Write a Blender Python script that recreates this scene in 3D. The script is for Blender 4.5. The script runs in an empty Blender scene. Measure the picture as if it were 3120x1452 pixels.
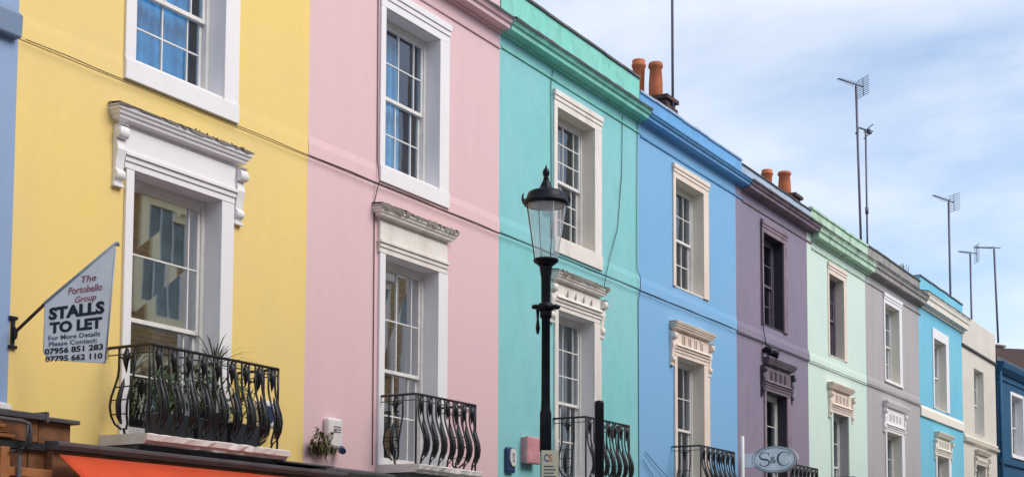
import bpy, math, random
from mathutils import Vector, Matrix
R = math.radians
random.seed(7)
S = bpy.context.scene
COL = S.collection

# ------------------------------------------------------------------ camera
cam_d = bpy.data.cameras.new('camera')
cam = bpy.data.objects.new('camera', cam_d); COL.objects.link(cam); S.camera = cam
AL, PIT, ROLL = 0.53207042, 0.07610361, 0.00369142
fw = Vector((math.cos(AL)*math.cos(PIT), math.sin(AL)*math.cos(PIT), math.sin(PIT)))
rt = Vector((math.sin(AL), -math.cos(AL), 0)); up = rt.cross(fw)
r2 = rt*math.cos(ROLL) + up*math.sin(ROLL); u2 = -rt*math.sin(ROLL) + up*math.cos(ROLL)
cam.matrix_world = Matrix(((r2.x, u2.x, -fw.x, 0), (r2.y, u2.y, -fw.y, -10.65), (r2.z, u2.z, -fw.z, 1.65), (0, 0, 0, 1)))
cam_d.sensor_width = 36; cam_d.lens = 4385.27/3120*36; cam_d.shift_y = 709.07/3120
cam_d.clip_start = .1; cam_d.clip_end = 4000

# ------------------------------------------------------------------ world, sun, exposure
SUN_EL, SUN_AZ = R(44), R(-80)         # azimuth measured from +x towards +y; hazy sun over the street, from the right
w = bpy.data.worlds.new('World'); S.world = w; w.use_nodes = True
nt = w.node_tree; nt.nodes.clear()
def N(t, ty, **k):
    n = t.nodes.new(ty)
    for a, b in k.items(): setattr(n, a, b)
    return n
sky = N(nt, 'ShaderNodeTexSky', sky_type='NISHITA', sun_disc=False)
sky.sun_elevation = SUN_EL; sky.sun_rotation = R(90) - SUN_AZ; sky.air_density = 1.0; sky.dust_density = 1.2; sky.ozone_density = 2.5
tc = N(nt, 'ShaderNodeTexCoord'); mp = N(nt, 'ShaderNodeMapping'); mp.inputs['Scale'].default_value = (1.6, 1.6, 5.5)
mp.inputs['Rotation'].default_value = (R(6), R(9), 0); mp.inputs['Location'].default_value = (.35, .1, .2)
n1 = N(nt, 'ShaderNodeTexNoise'); n1.inputs['Scale'].default_value = 1.5; n1.inputs['Detail'].default_value = 9; n1.inputs['Roughness'].default_value = .52; n1.inputs['Distortion'].default_value = .35
cr = N(nt, 'ShaderNodeValToRGB'); cr.color_ramp.elements[0].position = .38; cr.color_ramp.elements[1].position = .68
cr.color_ramp.elements[0].color = (.10,)*3+(1,); cr.color_ramp.elements[1].color = (.97,)*3+(1,)
mx = N(nt, 'ShaderNodeMix', data_type='RGBA'); mx.inputs['B'].default_value = (4.85, 5.05, 5.3, 1)
bg = N(nt, 'ShaderNodeBackground'); bg.inputs['Strength'].default_value = .105
ow = N(nt, 'ShaderNodeOutputWorld')
L = nt.links.new
L(tc.outputs['Generated'], mp.inputs['Vector']); L(mp.outputs[0], n1.inputs['Vector']); L(n1.outputs['Fac'], cr.inputs[0])
L(cr.outputs[0], mx.inputs['Factor']); L(sky.outputs[0], mx.inputs['A']); L(mx.outputs['Result'], bg.inputs['Color']); L(bg.outputs[0], ow.inputs['Surface'])
sd = bpy.data.lights.new('sun', 'SUN'); sd.energy = 1.45; sd.angle = R(42); sd.color = (1, .93, .83)
sun = bpy.data.objects.new('sun', sd); COL.objects.link(sun)
sv = Vector((math.cos(SUN_AZ)*math.cos(SUN_EL), math.sin(SUN_AZ)*math.cos(SUN_EL), math.sin(SUN_EL)))
sun.rotation_euler = sv.to_track_quat('Z', 'Y').to_euler(); sun.location = (20, 20, 30)
S.view_settings.view_transform = 'Standard'; S.view_settings.look = 'None'
S.view_settings.exposure = 1.03; S.view_settings.gamma = 1
S.cycles.max_bounces = 8; S.cycles.transparent_max_bounces = 16

# ------------------------------------------------------------------ materials
def newmat(name):
    m = bpy.data.materials.new(name); m.use_nodes = True; t = m.node_tree
    return m, t, t.nodes['Principled BSDF']
def mixc(t, fac, a, b, blend='MIX'):
    x = N(t, 'ShaderNodeMix', data_type='RGBA', blend_type=blend)
    for s, v in (('Factor', fac), ('A', a), ('B', b)):
        if hasattr(v, 'is_output'): t.links.new(v, x.inputs[s])
        else: x.inputs[s].default_value = v if s == 'Factor' else tuple(v)+((1,) if len(v) == 3 else ())
    return x.outputs['Result']
def noise(t, sc, vec=(1, 1, 1), det=5, rough=.55, dist=0, lo=.35, hi=.65):
    g = N(t, 'ShaderNodeNewGeometry'); m = N(t, 'ShaderNodeMapping'); m.inputs['Scale'].default_value = vec
    n = N(t, 'ShaderNodeTexNoise'); n.inputs['Scale'].default_value = sc; n.inputs['Detail'].default_value = det
    n.inputs['Roughness'].default_value = rough; n.inputs['Distortion'].default_value = dist
    r = N(t, 'ShaderNodeMapRange'); r.inputs['From Min'].default_value = lo; r.inputs['From Max'].default_value = hi
    t.links.new(g.outputs['Position'], m.inputs[0]); t.links.new(m.outputs[0], n.inputs['Vector']); t.links.new(n.outputs['Fac'], r.inputs[0])
    return r.outputs[0]
def mul(t, a, b):
    m = N(t, 'ShaderNodeMath', operation='MULTIPLY')
    for i, v in enumerate((a, b)):
        if hasattr(v, 'is_output'): t.links.new(v, m.inputs[i])
        else: m.inputs[i].default_value = v
    return m.outputs[0]
def bump(t, b, h, dist=.01, st=.5):
    n = N(t, 'ShaderNodeBump'); n.inputs['Distance'].default_value = dist; n.inputs['Strength'].default_value = st
    t.links.new(h, n.inputs['Height']); t.links.new(n.outputs[0], b.inputs['Normal'])
def sc(c, k): return tuple(min(1, v*k) for v in c)
def stucco(name, c, c2=None, stain=(.12, .11, .09), amt=.10, rough=.75, dirt=0.0, dirtc=(.07, .08, .06)):
    """painted render: broad mottling, faint streaks, patchy weathering"""
    m, t, b = newmat(name)
    c2 = c2 or sc(c, .86)
    col = mixc(t, noise(t, .55, det=6, lo=.3, hi=.7), c, c2)
    col = mixc(t, mul(t, noise(t, 1.0, (3.2, 3.2, .35), det=5, lo=.45, hi=.85), amt*1.6), col, stain)
    col = mixc(t, mul(t, noise(t, 7, det=7, rough=.65, lo=.5, hi=.8), amt), col, sc(c, 1.25))
    col = mixc(t, mul(t, noise(t, 3.1, (1, 1, 1.6), det=8, rough=.7, lo=.56, hi=.75), amt*1.2), col, stain)
    if dirt: col = mixc(t, mul(t, noise(t, 2.3, (1.3, 1.3, .8), det=9, rough=.72, dist=.4, lo=.47, hi=.66), dirt), col, dirtc)
    t.links.new(col, b.inputs['Base Color']); b.inputs['Roughness'].default_value = rough
    b.inputs['Specular IOR Level'].default_value = .3
    bump(t, b, noise(t, 9, det=9, rough=.7, lo=.2, hi=.8), .010, .16)
    return m
def plain(name, c, rough=.5, metal=0, var=.12, sc_=6, bmp=0.0, spec=.5):
    m, t, b = newmat(name)
    col = mixc(t, noise(t, sc_, det=6, rough=.65), sc(c, 1+var), sc(c, 1-var*1.6))
    t.links.new(col, b.inputs['Base Color']); b.inputs['Roughness'].default_value = rough; b.inputs['Metallic'].default_value = metal
    b.inputs['Specular IOR Level'].default_value = spec
    if bmp: bump(t, b, noise(t, 14, det=8, rough=.7, lo=.2, hi=.8), .01, bmp)
    return m
def glassmat(name, ior=1.9, tint=(.75, .85, .9), wave=.4, milk=0):
    m, t, b = newmat(name); t.nodes.remove(b)
    o = t.nodes['Material Output']; g = N(t, 'ShaderNodeBsdfGlossy'); g.inputs['Roughness'].default_value = .02; g.inputs['Color'].default_value = (.95, .97, 1, 1)
    tr = N(t, 'ShaderNodeBsdfTransparent'); tr.inputs['Color'].default_value = tint+(1,)
    fr = N(t, 'ShaderNodeFresnel'); fr.inputs['IOR'].default_value = ior
    ge = N(t, 'ShaderNodeNewGeometry'); fm = N(t, 'ShaderNodeMath', operation='SUBTRACT'); fm.inputs[0].default_value = 1; t.links.new(ge.outputs['Backfacing'], fm.inputs[1])
    ms = N(t, 'ShaderNodeMixShader'); t.links.new(mul(t, fr.outputs[0], fm.outputs[0]), ms.inputs[0]); t.links.new(tr.outputs[0], ms.inputs[1]); t.links.new(g.outputs[0], ms.inputs[2])
    out = ms.outputs[0]
    if milk:
        df = N(t, 'ShaderNodeBsdfTranslucent'); df.inputs['Color'].default_value = (.9, .9, .92, 1); d2 = N(t, 'ShaderNodeBsdfDiffuse'); d2.inputs['Color'].default_value = (.9, .9, .92, 1)
        a1 = N(t, 'ShaderNodeMixShader'); t.links.new(df.outputs[0], a1.inputs[1]); t.links.new(d2.outputs[0], a1.inputs[2])
        a2 = N(t, 'ShaderNodeMixShader'); a2.inputs[0].default_value = milk; t.links.new(out, a2.inputs[1]); t.links.new(a1.outputs[0], a2.inputs[2]); out = a2.outputs[0]
    t.links.new(out, o.inputs['Surface'])
    if wave:
        bp = N(t, 'ShaderNodeBump'); bp.inputs['Distance'].default_value = .02; bp.inputs['Strength'].default_value = wave
        t.links.new(noise(t, 1.3, (1, 1, .8), det=2, rough=.4, lo=0, hi=1), bp.inputs['Height']); t.links.new(bp.outputs[0], g.inputs['Normal'])
    return m
M = {}
M['yellow'] = stucco('yellow_render', (.82, .61, .19), (.77, .58, .24), stain=(.6, .46, .22), amt=.14)
M['pink'] = stucco('pink_render', (.72, .49, .50), (.68, .48, .52), stain=(.5, .36, .38), amt=.12)
M['teal'] = stucco('teal_render', (.20, .55, .56), (.26, .55, .60), stain=(.34, .58, .48), amt=.13, dirt=.1)
M['teal_c'] = stucco('teal_cornice', (.18, .58, .50), (.26, .64, .56), stain=(.3, .5, .42), amt=.2, dirt=.35, dirtc=(.06, .16, .12))
M['blue'] = stucco('blue_render', (.18, .41, .68), (.21, .42, .68), stain=(.2, .38, .55), amt=.1)
M['blue_c'] = stucco('blue_cornice', (.16, .38, .66), (.12, .34, .62), stain=(.1, .2, .4), amt=.2, dirt=.15, dirtc=(.08, .14, .22))
M['purple'] = stucco('purple_render', (.25, .21, .29), (.22, .195, .28), stain=(.33, .26, .3), amt=.22, dirt=.15, dirtc=(.12, .10, .16))
M['purple_c'] = stucco('purple_cornice', (.27, .2, .26), (.2, .15, .2), stain=(.4, .3, .26), amt=.35, dirt=.5, dirtc=(.05, .035, .05))
M['purple_h'] = stucco('smoky_plum_paint', (.20, .165, .20), (.15, .12, .16), amt=.3, dirt=.4, dirtc=(.03, .025, .04))
M['purple_dk'] = plain('dark_plum_paint', (.035, .03, .05), .5)
M['grey_blue_par'] = stucco('pale_blue_parapet', (.36, .47, .62), (.42, .5, .62), amt=.2, dirt=.15, dirtc=(.15, .18, .22))
M['mint'] = stucco('mint_render', (.62, .76, .68), (.57, .71, .66), stain=(.45, .52, .42), amt=.1)
M['mint_c'] = stucco('mint_cornice', (.5, .68, .54), (.42, .6, .46), stain=(.3, .42, .3), amt=.25, dirt=.55, dirtc=(.07, .14, .10))
M['grey'] = stucco('grey_render', (.42, .395, .405), (.39, .37, .38), amt=.1)
M['grey_c'] = stucco('grey_cornice', (.36, .34, .33), (.3, .29, .28), amt=.3, dirt=.55, dirtc=(.07, .065, .06))
M['sky_b'] = stucco('sky_blue_render', (.12, .46, .64), (.2, .52, .66), stain=(.3, .5, .6), amt=.2)
M['cream'] = stucco('cream_render', (.66, .61, .54), (.6, .56, .5), stain=(.4, .36, .3), amt=.12, dirt=.08)
M['cream_t'] = stucco('cream_trim', (.76, .72, .64), (.7, .66, .58), stain=(.4, .36, .3), amt=.12)
M['cream_o'] = stucco('warm_cream_trim', (.92, .78, .50), (.88, .74, .46), amt=.05)
M['navy'] = stucco('navy_render', (.010, .07, .155), (.014, .09, .19), stain=(.05, .12, .2), amt=.2)
M['slate_b'] = stucco('slate_blue_render', (.27, .38, .56), (.25, .35, .56), stain=(.2, .28, .4), amt=.08)
M['slate_d'] = stucco('slate_blue_trim', (.19, .25, .37), (.17, .23, .35), amt=.08)
M['white'] = stucco('white_trim', (.80, .78, .79), (.75, .74, .77), stain=(.5, .46, .42), amt=.07, rough=.6)
M['white_w'] = stucco('white_trim_weathered', (.78, .74, .70), (.72, .68, .64), stain=(.35, .28, .22), amt=.3, rough=.7, dirt=.12, dirtc=(.16, .13, .10))
M['cream_w'] = stucco('cream_trim_weathered', (.78, .68, .6), (.74, .62, .54), stain=(.4, .3, .24), amt=.2, rough=.7, dirt=.1, dirtc=(.2, .16, .13))
M['sash'] = plain('white_sash_paint', (.74, .72, .70), .45, var=.06)
M['sash_d'] = plain('dark_sash_paint', (.16, .13, .17), .5)
M['glass'] = glassmat('window_glass', 2.0, wave=.12)
M['glass_w'] = glassmat('wavy_window_glass', 9.0, (.6, .68, .7), .03)
M['iron'] = plain('black_iron', (.009, .010, .013), .42, var=.3, spec=.45)
M['lamp_black'] = plain('glossy_black_paint', (.006, .009, .016), .42, var=.3, spec=.18)
M['lamp_glass'] = glassmat('lantern_glass', 1.75, (.95, .96, .98), 0, .22)
M['lead'] = stucco('lead_flashing', (.12, .11, .12), (.08, .08, .09), amt=.3, dirt=.4, dirtc=(.02, .02, .025), rough=.55)
M['stone'] = stucco('balcony_stone', (.84, .80, .78), (.74, .70, .68), stain=(.4, .34, .3), amt=.3, dirt=.25, dirtc=(.2, .16, .14))
M['copestone'] = stucco('dark_coping', (.16, .15, .16), (.09, .09, .10), amt=.3, dirt=.5, dirtc=(.03, .035, .03))
M['copestone_l'] = stucco('dirty_hood_top', (.30, .27, .25), (.18, .16, .15), amt=.3, dirt=.6, dirtc=(.05, .045, .04))
M['terracotta'] = stucco('terracotta', (.50, .15, .06), (.42, .12, .06), stain=(.2, .08, .05), amt=.25, dirt=.25, dirtc=(.12, .06, .04))
M['awning'] = plain('orange_awning_fabric', (.66, .085, .03), .8, var=.06, sc_=2, bmp=.2, spec=.2)
M['wood'] = stucco('brown_timber', (.30, .13, .06), (.22, .09, .045), stain=(.08, .04, .02), amt=.6, dirt=.35, dirtc=(.05, .03, .02))
M['wood_l'] = stucco('orange_timber', (.5, .2, .07), (.38, .14, .05), stain=(.1, .05, .02), amt=.4)
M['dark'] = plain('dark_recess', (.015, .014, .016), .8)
M['curtain_b'] = plain('sky_reflection_blue_curtain', (.01, .27, .58), .9, var=.15, sc_=2)  # curtain blue partly stands in for sky mirrored in the panes
M['curtain_p'] = plain('sky_reflection_pale_curtain', (.12, .38, .64), .9, var=.12, sc_=2)  # paler blue, likewise partly painted for the sky reflection
M['curtain_w'] = plain('net_curtain', (.42, .42, .44), .9, var=.15, sc_=2)
M['curtain_g'] = plain('grey_curtain', (.12, .13, .15), .9, var=.3, sc_=2)
M['sign_w'] = plain('white_sign_board', (.92, .90, .86), .5, var=.04, sc_=2)
M['sign_frame'] = plain('aluminium_frame', (.36, .40, .42), .35, var=.1, spec=.6)
M['ink'] = plain('black_lettering', (.012, .015, .025), .6)
M['ink_g'] = plain('grey_lettering', (.10, .13, .17), .6)
M['ink_r'] = plain('red_lettering', (.40, .09, .15), .6)
M['rust'] = plain('rusty_pole', (.05, .02, .016), .6, var=.3)
M['plastic'] = plain('white_plastic', (.70, .66, .66), .4, var=.05)
M['plastic_b'] = plain('navy_plastic', (.02, .04, .12), .35)
M['plaque'] = plain('pink_red_enamel', (.56, .26, .29), .5, var=.15, sc_=3)
M['plaque_s'] = plain('pale_pink_edge', (.60, .36, .36), .5)
M['paper'] = plain('pale_yellow_notice', (.70, .68, .50), .7, var=.04)
M['logo_o'] = plain('orange_print', (.7, .25, .08), .6)
M['logo_b'] = plain('blue_print', (.12, .12, .4), .6)
M['oval'] = plain('pale_blue_enamel', (.86, .93, .93), .45, var=.15, sc_=2)
M['oval_rim'] = plain('dark_grey_green_rim', (.10, .15, .16), .5)
M['alu_l'] = plain('grey_reflector', (.30, .32, .34), .45)
M['alu'] = plain('weathered_aluminium', (.11, .11, .15), .5, metal=.3)
M['leaf'] = plain('green_leaf', (.06, .14, .035), .55, var=.5, sc_=8)
M['leaf_d'] = plain('dry_leaf', (.13, .12, .05), .6, var=.5, sc_=10)
M['leaf_o'] = plain('olive_grey_blade', (.12, .15, .10), .6, var=.4, sc_=10)
M['soil'] = plain('planter_dark', (.02, .025, .035), .6)
M['asphalt'] = plain('asphalt', (.055, .055, .058), .85, var=.25, sc_=30, bmp=.4)
M['paving'] = plain('stone_paving', (.42, .40, .37), .8, var=.2, sc_=2, bmp=.3)
M['roofing'] = plain('slate_roof', (.10, .10, .12), .7, var=.3, sc_=3)
M['white_line'] = plain('road_paint', (.6, .6, .58), .7)
def brick(name, c1, c2, mort=(.35, .30, .24), s=1.0):
    m, t, b = newmat(name)
    g = N(t, 'ShaderNodeNewGeometry'); sx = N(t, 'ShaderNodeSeparateXYZ'); cb = N(t, 'ShaderNodeCombineXYZ')
    ad = N(t, 'ShaderNodeMath', operation='ADD')
    t.links.new(g.outputs['Position'], sx.inputs[0]); t.links.new(sx.outputs[0], ad.inputs[0]); t.links.new(sx.outputs[1], ad.inputs[1])
    t.links.new(ad.outputs[0], cb.inputs[0]); t.links.new(sx.outputs[2], cb.inputs[1])
    br = N(t, 'ShaderNodeTexBrick'); br.inputs['Scale'].default_value = 1
    br.inputs['Brick Width'].default_value = .225*s; br.inputs['Row Height'].default_value = .075*s; br.inputs['Mortar Size'].default_value = .008*s
    br.inputs['Color1'].default_value = c1+(1,); br.inputs['Color2'].default_value = c2+(1,); br.inputs['Mortar'].default_value = mort+(1,)
    t.links.new(cb.outputs[0], br.inputs['Vector'])
    col = mixc(t, mul(t, noise(t, .9, det=7), .35), br.outputs['Color'], sc(c1, .5))
    t.links.new(col, b.inputs['Base Color']); b.inputs['Roughness'].default_value = .85
    bump(t, b, br.outputs['Fac'], .004, -.5)
    return m
M['brick_y'] = brick('london_stock_brick', (.56, .34, .14), (.36, .21, .09), (.16, .12, .08), 1.6)
M['brick_r'] = brick('dark_red_brick', (.09, .035, .03), (.045, .022, .024), (.06, .045, .045))

# ------------------------------------------------------------------ mesh helpers
class MB:
    def __init__(s): s.v = []; s.f = []; s.sm = []
    def add(s, vs, fs, smooth=False):
        o = len(s.v); s.v += [tuple(p) for p in vs]; s.f += [tuple(i+o for i in f) for f in fs]; s.sm += [smooth]*len(fs); return s
    def box(s, x0, x1, y0, y1, z0, z1):
        return s.add([(x0,y0,z0),(x1,y0,z0),(x1,y1,z0),(x0,y1,z0),(x0,y0,z1),(x1,y0,z1),(x1,y1,z1),(x0,y1,z1)],
                     [(0,3,2,1),(4,5,6,7),(0,1,5,4),(1,2,6,5),(2,3,7,6),(3,0,4,7)])
    def prism(s, poly, axis, a0, a1):
        """poly = list of 2-D points; axis 'x' -> points are (y,z); 'y' -> (x,z); 'z' -> (x,y)"""
        def P(p, a): return (a, p[0], p[1]) if axis == 'x' else (p[0], a, p[1]) if axis == 'y' else (p[0], p[1], a)
        n = len(poly); vs = [P(p, a0) for p in poly]+[P(p, a1) for p in poly]
        fs = [tuple(range(n-1, -1, -1)), tuple(range(n, 2*n))]+[(i, (i+1) % n, n+(i+1) % n, n+i) for i in range(n)]
        return s.add(vs, fs)
    def mould(s, x0, x1, prof, y=0):
        """mitred moulding on the wall: prof = [(depth, z)...] bottom to top, returns at both ends"""
        vs = []
        for d, z in prof: vs += [(x0-d, y, z), (x0-d, y-d, z), (x1+d, y-d, z), (x1+d, y, z)]
        fs = [(0, 3, 2, 1)]; n = len(prof)
        for i in range(n-1):
            for k in range(3): fs.append((4*i+k, 4*i+k+1, 4*i+k+5, 4*i+k+4))
        fs.append((4*n-4, 4*n-3, 4*n-2, 4*n-1)); fs.append(tuple([4*i for i in range(n)][::-1])+()) if 0 else None
        fs = [f for f in fs if f]
        return s.add(vs, fs)
    def tube(s, pts, r, n=6, smooth=True):
        pts = [Vector(p) for p in pts]; vs = []; rs = r if isinstance(r, (list, tuple)) else [r]*len(pts)
        for i, p in enumerate(pts):
            d = (pts[min(i+1, len(pts)-1)]-pts[max(i-1, 0)]).normalized()
            a = Vector((0, 0, 1)) if abs(d.z) < .8 else Vector((1, 0, 0))
            u = d.cross(a).normalized(); v = d.cross(u)
            for k in range(n):
                t = 2*math.pi*(k+.5)/n; vs.append(p+(u*math.cos(t)+v*math.sin(t))*rs[i])
        fs = [tuple(range(n-1, -1, -1)), tuple(range((len(pts)-1)*n, len(pts)*n))]
        for i in range(len(pts)-1):
            for k in range(n): fs.append((i*n+k, i*n+(k+1) % n, (i+1)*n+(k+1) % n, (i+1)*n+k))
        # outward faces, whichever way the frame turned
        c = sum((Vector(vs[k]) for k in range(n)), Vector())/n; f0 = fs[2]
        nn = (Vector(vs[f0[1]])-Vector(vs[f0[0]])).cross(Vector(vs[f0[2]])-Vector(vs[f0[0]]))
        if nn.dot((Vector(vs[f0[0]])+Vector(vs[f0[1]]))/2-c) < 0: fs = [f[::-1] for f in fs]
        o_ = len(s.f); s.add(vs, fs, smooth); s.sm[o_] = s.sm[o_+1] = False
        return s
    def lathe(s, prof, cx, cy, n=24, z0=0, smooth=True):
        vs = []; m = len(prof)
        for r, z in prof:
            for k in range(n):
                t = 2*math.pi*k/n; vs.append((cx+r*math.cos(t), cy+r*math.sin(t), z0+z))
        fs = [tuple(range(n-1, -1, -1)), tuple(range((m-1)*n, m*n))]
        for i in range(m-1):
            for k in range(n): fs.append((i*n+k, i*n+(k+1) % n, (i+1)*n+(k+1) % n, (i+1)*n+k))
        return s.add(vs, fs, smooth)
    def build(s, name, mat, parent=None, bevel=0):
        me = bpy.data.meshes.new(name); 
        org = parent.location.copy() if parent is not None and False else Vector((0, 0, 0))
        me.from_pydata(s.v, [], s.f); me.polygons.foreach_set('use_smooth', s.sm)
        me.materials.append(M[mat] if isinstance(mat, str) else mat); me.update()
        o = bpy.data.objects.new(name, me); COL.objects.link(o)
        if parent is not None: adopt(o, parent)
        if bevel:
            b = o.modifiers.new('bevel', 'BEVEL'); b.width = bevel; b.segments = 2; b.limit_method = 'ANGLE'; b.angle_limit = R(35)
        return o
WL = {}
def adopt(o, parent):
    o.parent = parent; o.matrix_parent_inverse = WL[parent.name] if parent.name in WL else Matrix.Identity(4)
def thing(name, loc, label, cat, group=None, rz=0):
    o = bpy.data.objects.new(name, None); COL.objects.link(o); o.location = loc; o.rotation_euler = (0, 0, rz); o.empty_display_size = .3
    WL[o.name] = Matrix.Translation(Vector(loc)).inverted()
    o['label'] = label; o['category'] = cat
    if group: o['group'] = group
    return o
def tag(o, label=None, cat=None, group=None, kind=None):
    if label: o['label'] = label
    if cat: o['category'] = cat
    if group: o['group'] = group
    if kind: o['kind'] = kind
    return o
def text(st, place, mat, parent, bold=0.0, name='lettering', shear=0, depth=.004):
    """place(u,v,w) maps the unit box of the text to the world"""
    c = bpy.data.curves.new('t', 'FONT'); c.body = st; c.offset = bold; c.extrude = 0; c.resolution_u = 3; c.shear = shear
    o = bpy.data.objects.new('t', c); COL.objects.link(o); bpy.context.view_layer.update()
    me = bpy.data.meshes.new_from_object(o.evaluated_get(bpy.context.evaluated_depsgraph_get()))
    bpy.data.objects.remove(o); bpy.data.curves.remove(c)
    xs = [v.co.x for v in me.vertices]; ys = [v.co.y for v in me.vertices]
    x0, x1, y0, y1 = min(xs), max(xs), min(ys), max(ys)
    vs = [place((v.co.x-x0)/(x1-x0), (v.co.y-y0)/(y1-y0)) for v in me.vertices]
    m = MB(); m.add(vs, [tuple(p.vertices) for p in me.polygons]); bpy.data.meshes.remove(me)
    return m.build(name, mat, parent)

# ------------------------------------------------------------------ ground
def struct(o): o['kind'] = 'structure'; return o
g = MB().add([(-900, -900, -.12), (1500, -900, -.12), (1500, 900, -.12), (-900, 900, -.12)], [(0, 1, 2, 3)]).build('ground', 'asphalt'); struct(g)
g = MB().add([(-60, -9.2, -.116), (160, -9.2, -.116), (160, -3.7, -.116), (-60, -3.7, -.116)], [(0, 1, 2, 3)]).build('road', 'asphalt'); struct(g)
for y0, y1 in ((-3.7, .0), (-13.6, -9.2)):
    struct(MB().box(-60, 160, y0, y1, -.118, 0).build('pavement', 'paving', bevel=.01))
ml = MB()
for k in range(30): ml.box(-20+4*k, -18+4*k, -6.5, -6.4, -.115, -.112)
struct(ml.build('road_marking', 'white_line'))

# ------------------------------------------------------------------ house builder
D_REV = .22                         # depth of the window reveals
def facade(hs, x0, x1, ztop, holes, mat, back=7.5):
    """front wall with real openings, plus side and back walls; holes = (x0,x1,z0,z1)"""
    m = MB(); T = .30
    xs = sorted({x0, x1, *[h[0] for h in holes], *[h[1] for h in holes]}); zs = sorted({0, ztop, *[h[2] for h in holes], *[h[3] for h in holes]})
    for i in range(len(xs)-1):
        for j in range(len(zs)-1):
            cx, cz = (xs[i]+xs[i+1])/2, (zs[j]+zs[j+1])/2
            if any(h[0] < cx < h[1] and h[2] < cz < h[3] for h in holes): continue
            for y, rev in ((0, 0), (T, 1)):
                q = [(xs[i], y, zs[j]), (xs[i+1], y, zs[j]), (xs[i+1], y, zs[j+1]), (xs[i], y, zs[j+1])]
                m.add(q[::-1] if rev else q, [(0, 1, 2, 3)])
    for a, b, c, d in holes:
        m.add([(a,0,c),(a,T,c),(a,T,d),(a,0,d)], [(0,1,2,3)]); m.add([(b,0,c),(b,T,c),(b,T,d),(b,0,d)], [(3,2,1,0)])
        m.add([(a,0,c),(b,0,c),(b,T,c),(a,T,c)], [(0,1,2,3)]); m.add([(a,0,d),(b,0,d),(b,T,d),(a,T,d)], [(3,2,1,0)])
    e = .002
    m.add([(x0+e,0,0),(x0+e,back,0),(x0+e,back,ztop),(x0+e,0,ztop)], [(0,1,2,3)]); m.add([(x1-e,0,0),(x1-e,back,0),(x1-e,back,ztop),(x1-e,0,ztop)], [(3,2,1,0)])
    m.add([(x0+e,back,0),(x1-e,back,0),(x1-e,back,ztop),(x0+e,back,ztop)], [(3,2,1,0)])
    return m.build('wall', mat, hs)

def window(hs, a, b, z0, z1, cols, rows, frame='sash', gl='glass', curtain=None, meet=.5, lowrows=None, raise_=0, liner='white'):
    """double-hung sash in an opening a..b, z0..z1; cols = fractions of the bar positions"""
    yf = D_REV-.02
    if liner:      # painted reveal and soffit, a hair inside the opening
        m = MB(); e = .003
        m.box(a, a+e, -.002, yf+.05, z0, z1); m.box(b-e, b, -.002, yf+.05, z0, z1); m.box(a+e, b-e, -.002, yf+.05, z1-e, z1); m.box(a+e, b-e, -.01, yf+.05, z0, z0+.03)
        m.build('window_reveal', liner, hs)
    m = MB(); fo = .06
    m.box(a+.004, a+fo, yf, yf+.12, z0+.03, z1-.004); m.box(b-fo, b-.004, yf, yf+.12, z0+.03, z1-.004)
    m.box(a+fo, b-fo, yf, yf+.12, z1-fo-.01, z1-.004); m.box(a+fo, b-fo, yf, yf+.12, z0+.03, z0+.07)
    wf = m.build('window', frame, hs, bevel=.004)
    ia, ib, iz0, iz1 = a+fo, b-fo, z0+.07, z1-fo-.01
    zm = iz0+(iz1-iz0)*meet
    st = .045; br = .016
    lr = rows if lowrows is None else lowrows
    for nm, s0, s1, y, rr in (('upper_sash', zm-.025, iz1, yf+.02, rows), ('lower_sash', iz0+raise_, zm+.025+raise_, yf+.065, lr)):
        m = MB(); e = .004
        m.box(ia+e, ia+st, y, y+.035, s0, s1); m.box(ib-st, ib-e, y, y+.035, s0, s1)
        m.box(ia+st, ib-st, y, y+.035, s1-.045, s1); m.box(ia+st, ib-st, y, y+.035, s0, s0+(.045 if nm[0] == 'u' else .08))
        zl0 = s0+(.045 if nm[0] == 'u' else .08); zl1 = s1-.045
        for c in cols:
            cx = ia+st+(ib-ia-2*st)*c; m.box(cx-br/2, cx+br/2, y+.002, y+.03, zl0, zl1)
        for k in range(1, rr):
            cz = zl0+(zl1-zl0)*k/rr; m.box(ia+st, ib-st, y+.005, y+.028, cz-br/2, cz+br/2)
        m.build(nm, frame, wf)
        gm = MB(); xs = [ia+st]+[ia+st+(ib-ia-2*st)*c for c in cols]+[ib-st]; zs = [zl0+(zl1-zl0)*k/rr for k in range(rr+1)]
        for i in range(len(xs)-1):
            for k in range(rr):          # every pane sits at a slightly different angle in its putty
                t1, t2, t3 = (random.uniform(-.003, .003) for _ in range(3))
                gm.add([(xs[i], y+.016+t1, zs[k]), (xs[i+1], y+.016-t1, zs[k]), (xs[i+1], y+.016-t2, zs[k+1]), (xs[i], y+.016+t3, zs[k+1])], [(0, 1, 2), (0, 2, 3)])
        gm.build('glass', gl, wf)
    if curtain:
        mat, f0, f1, ztop = curtain
        m = MB(); n = 60; xa, xb = ia+(ib-ia)*f0, ia+(ib-ia)*f1; vs = []
        for k in range(n+1):
            x = xa+(xb-xa)*k/n; yy = yf+.24+.022*math.sin(k*1.1)+.02*math.sin(k*.43+1)
            vs += [(x, yy, iz0), (x, yy*.98+.01, iz0+(iz1-iz0)*ztop)]
        m.add(vs, [(2*k, 2*k+2, 2*k+3, 2*k+1) for k in range(n)], True); m.build('curtain', mat, wf)
    return wf

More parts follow.
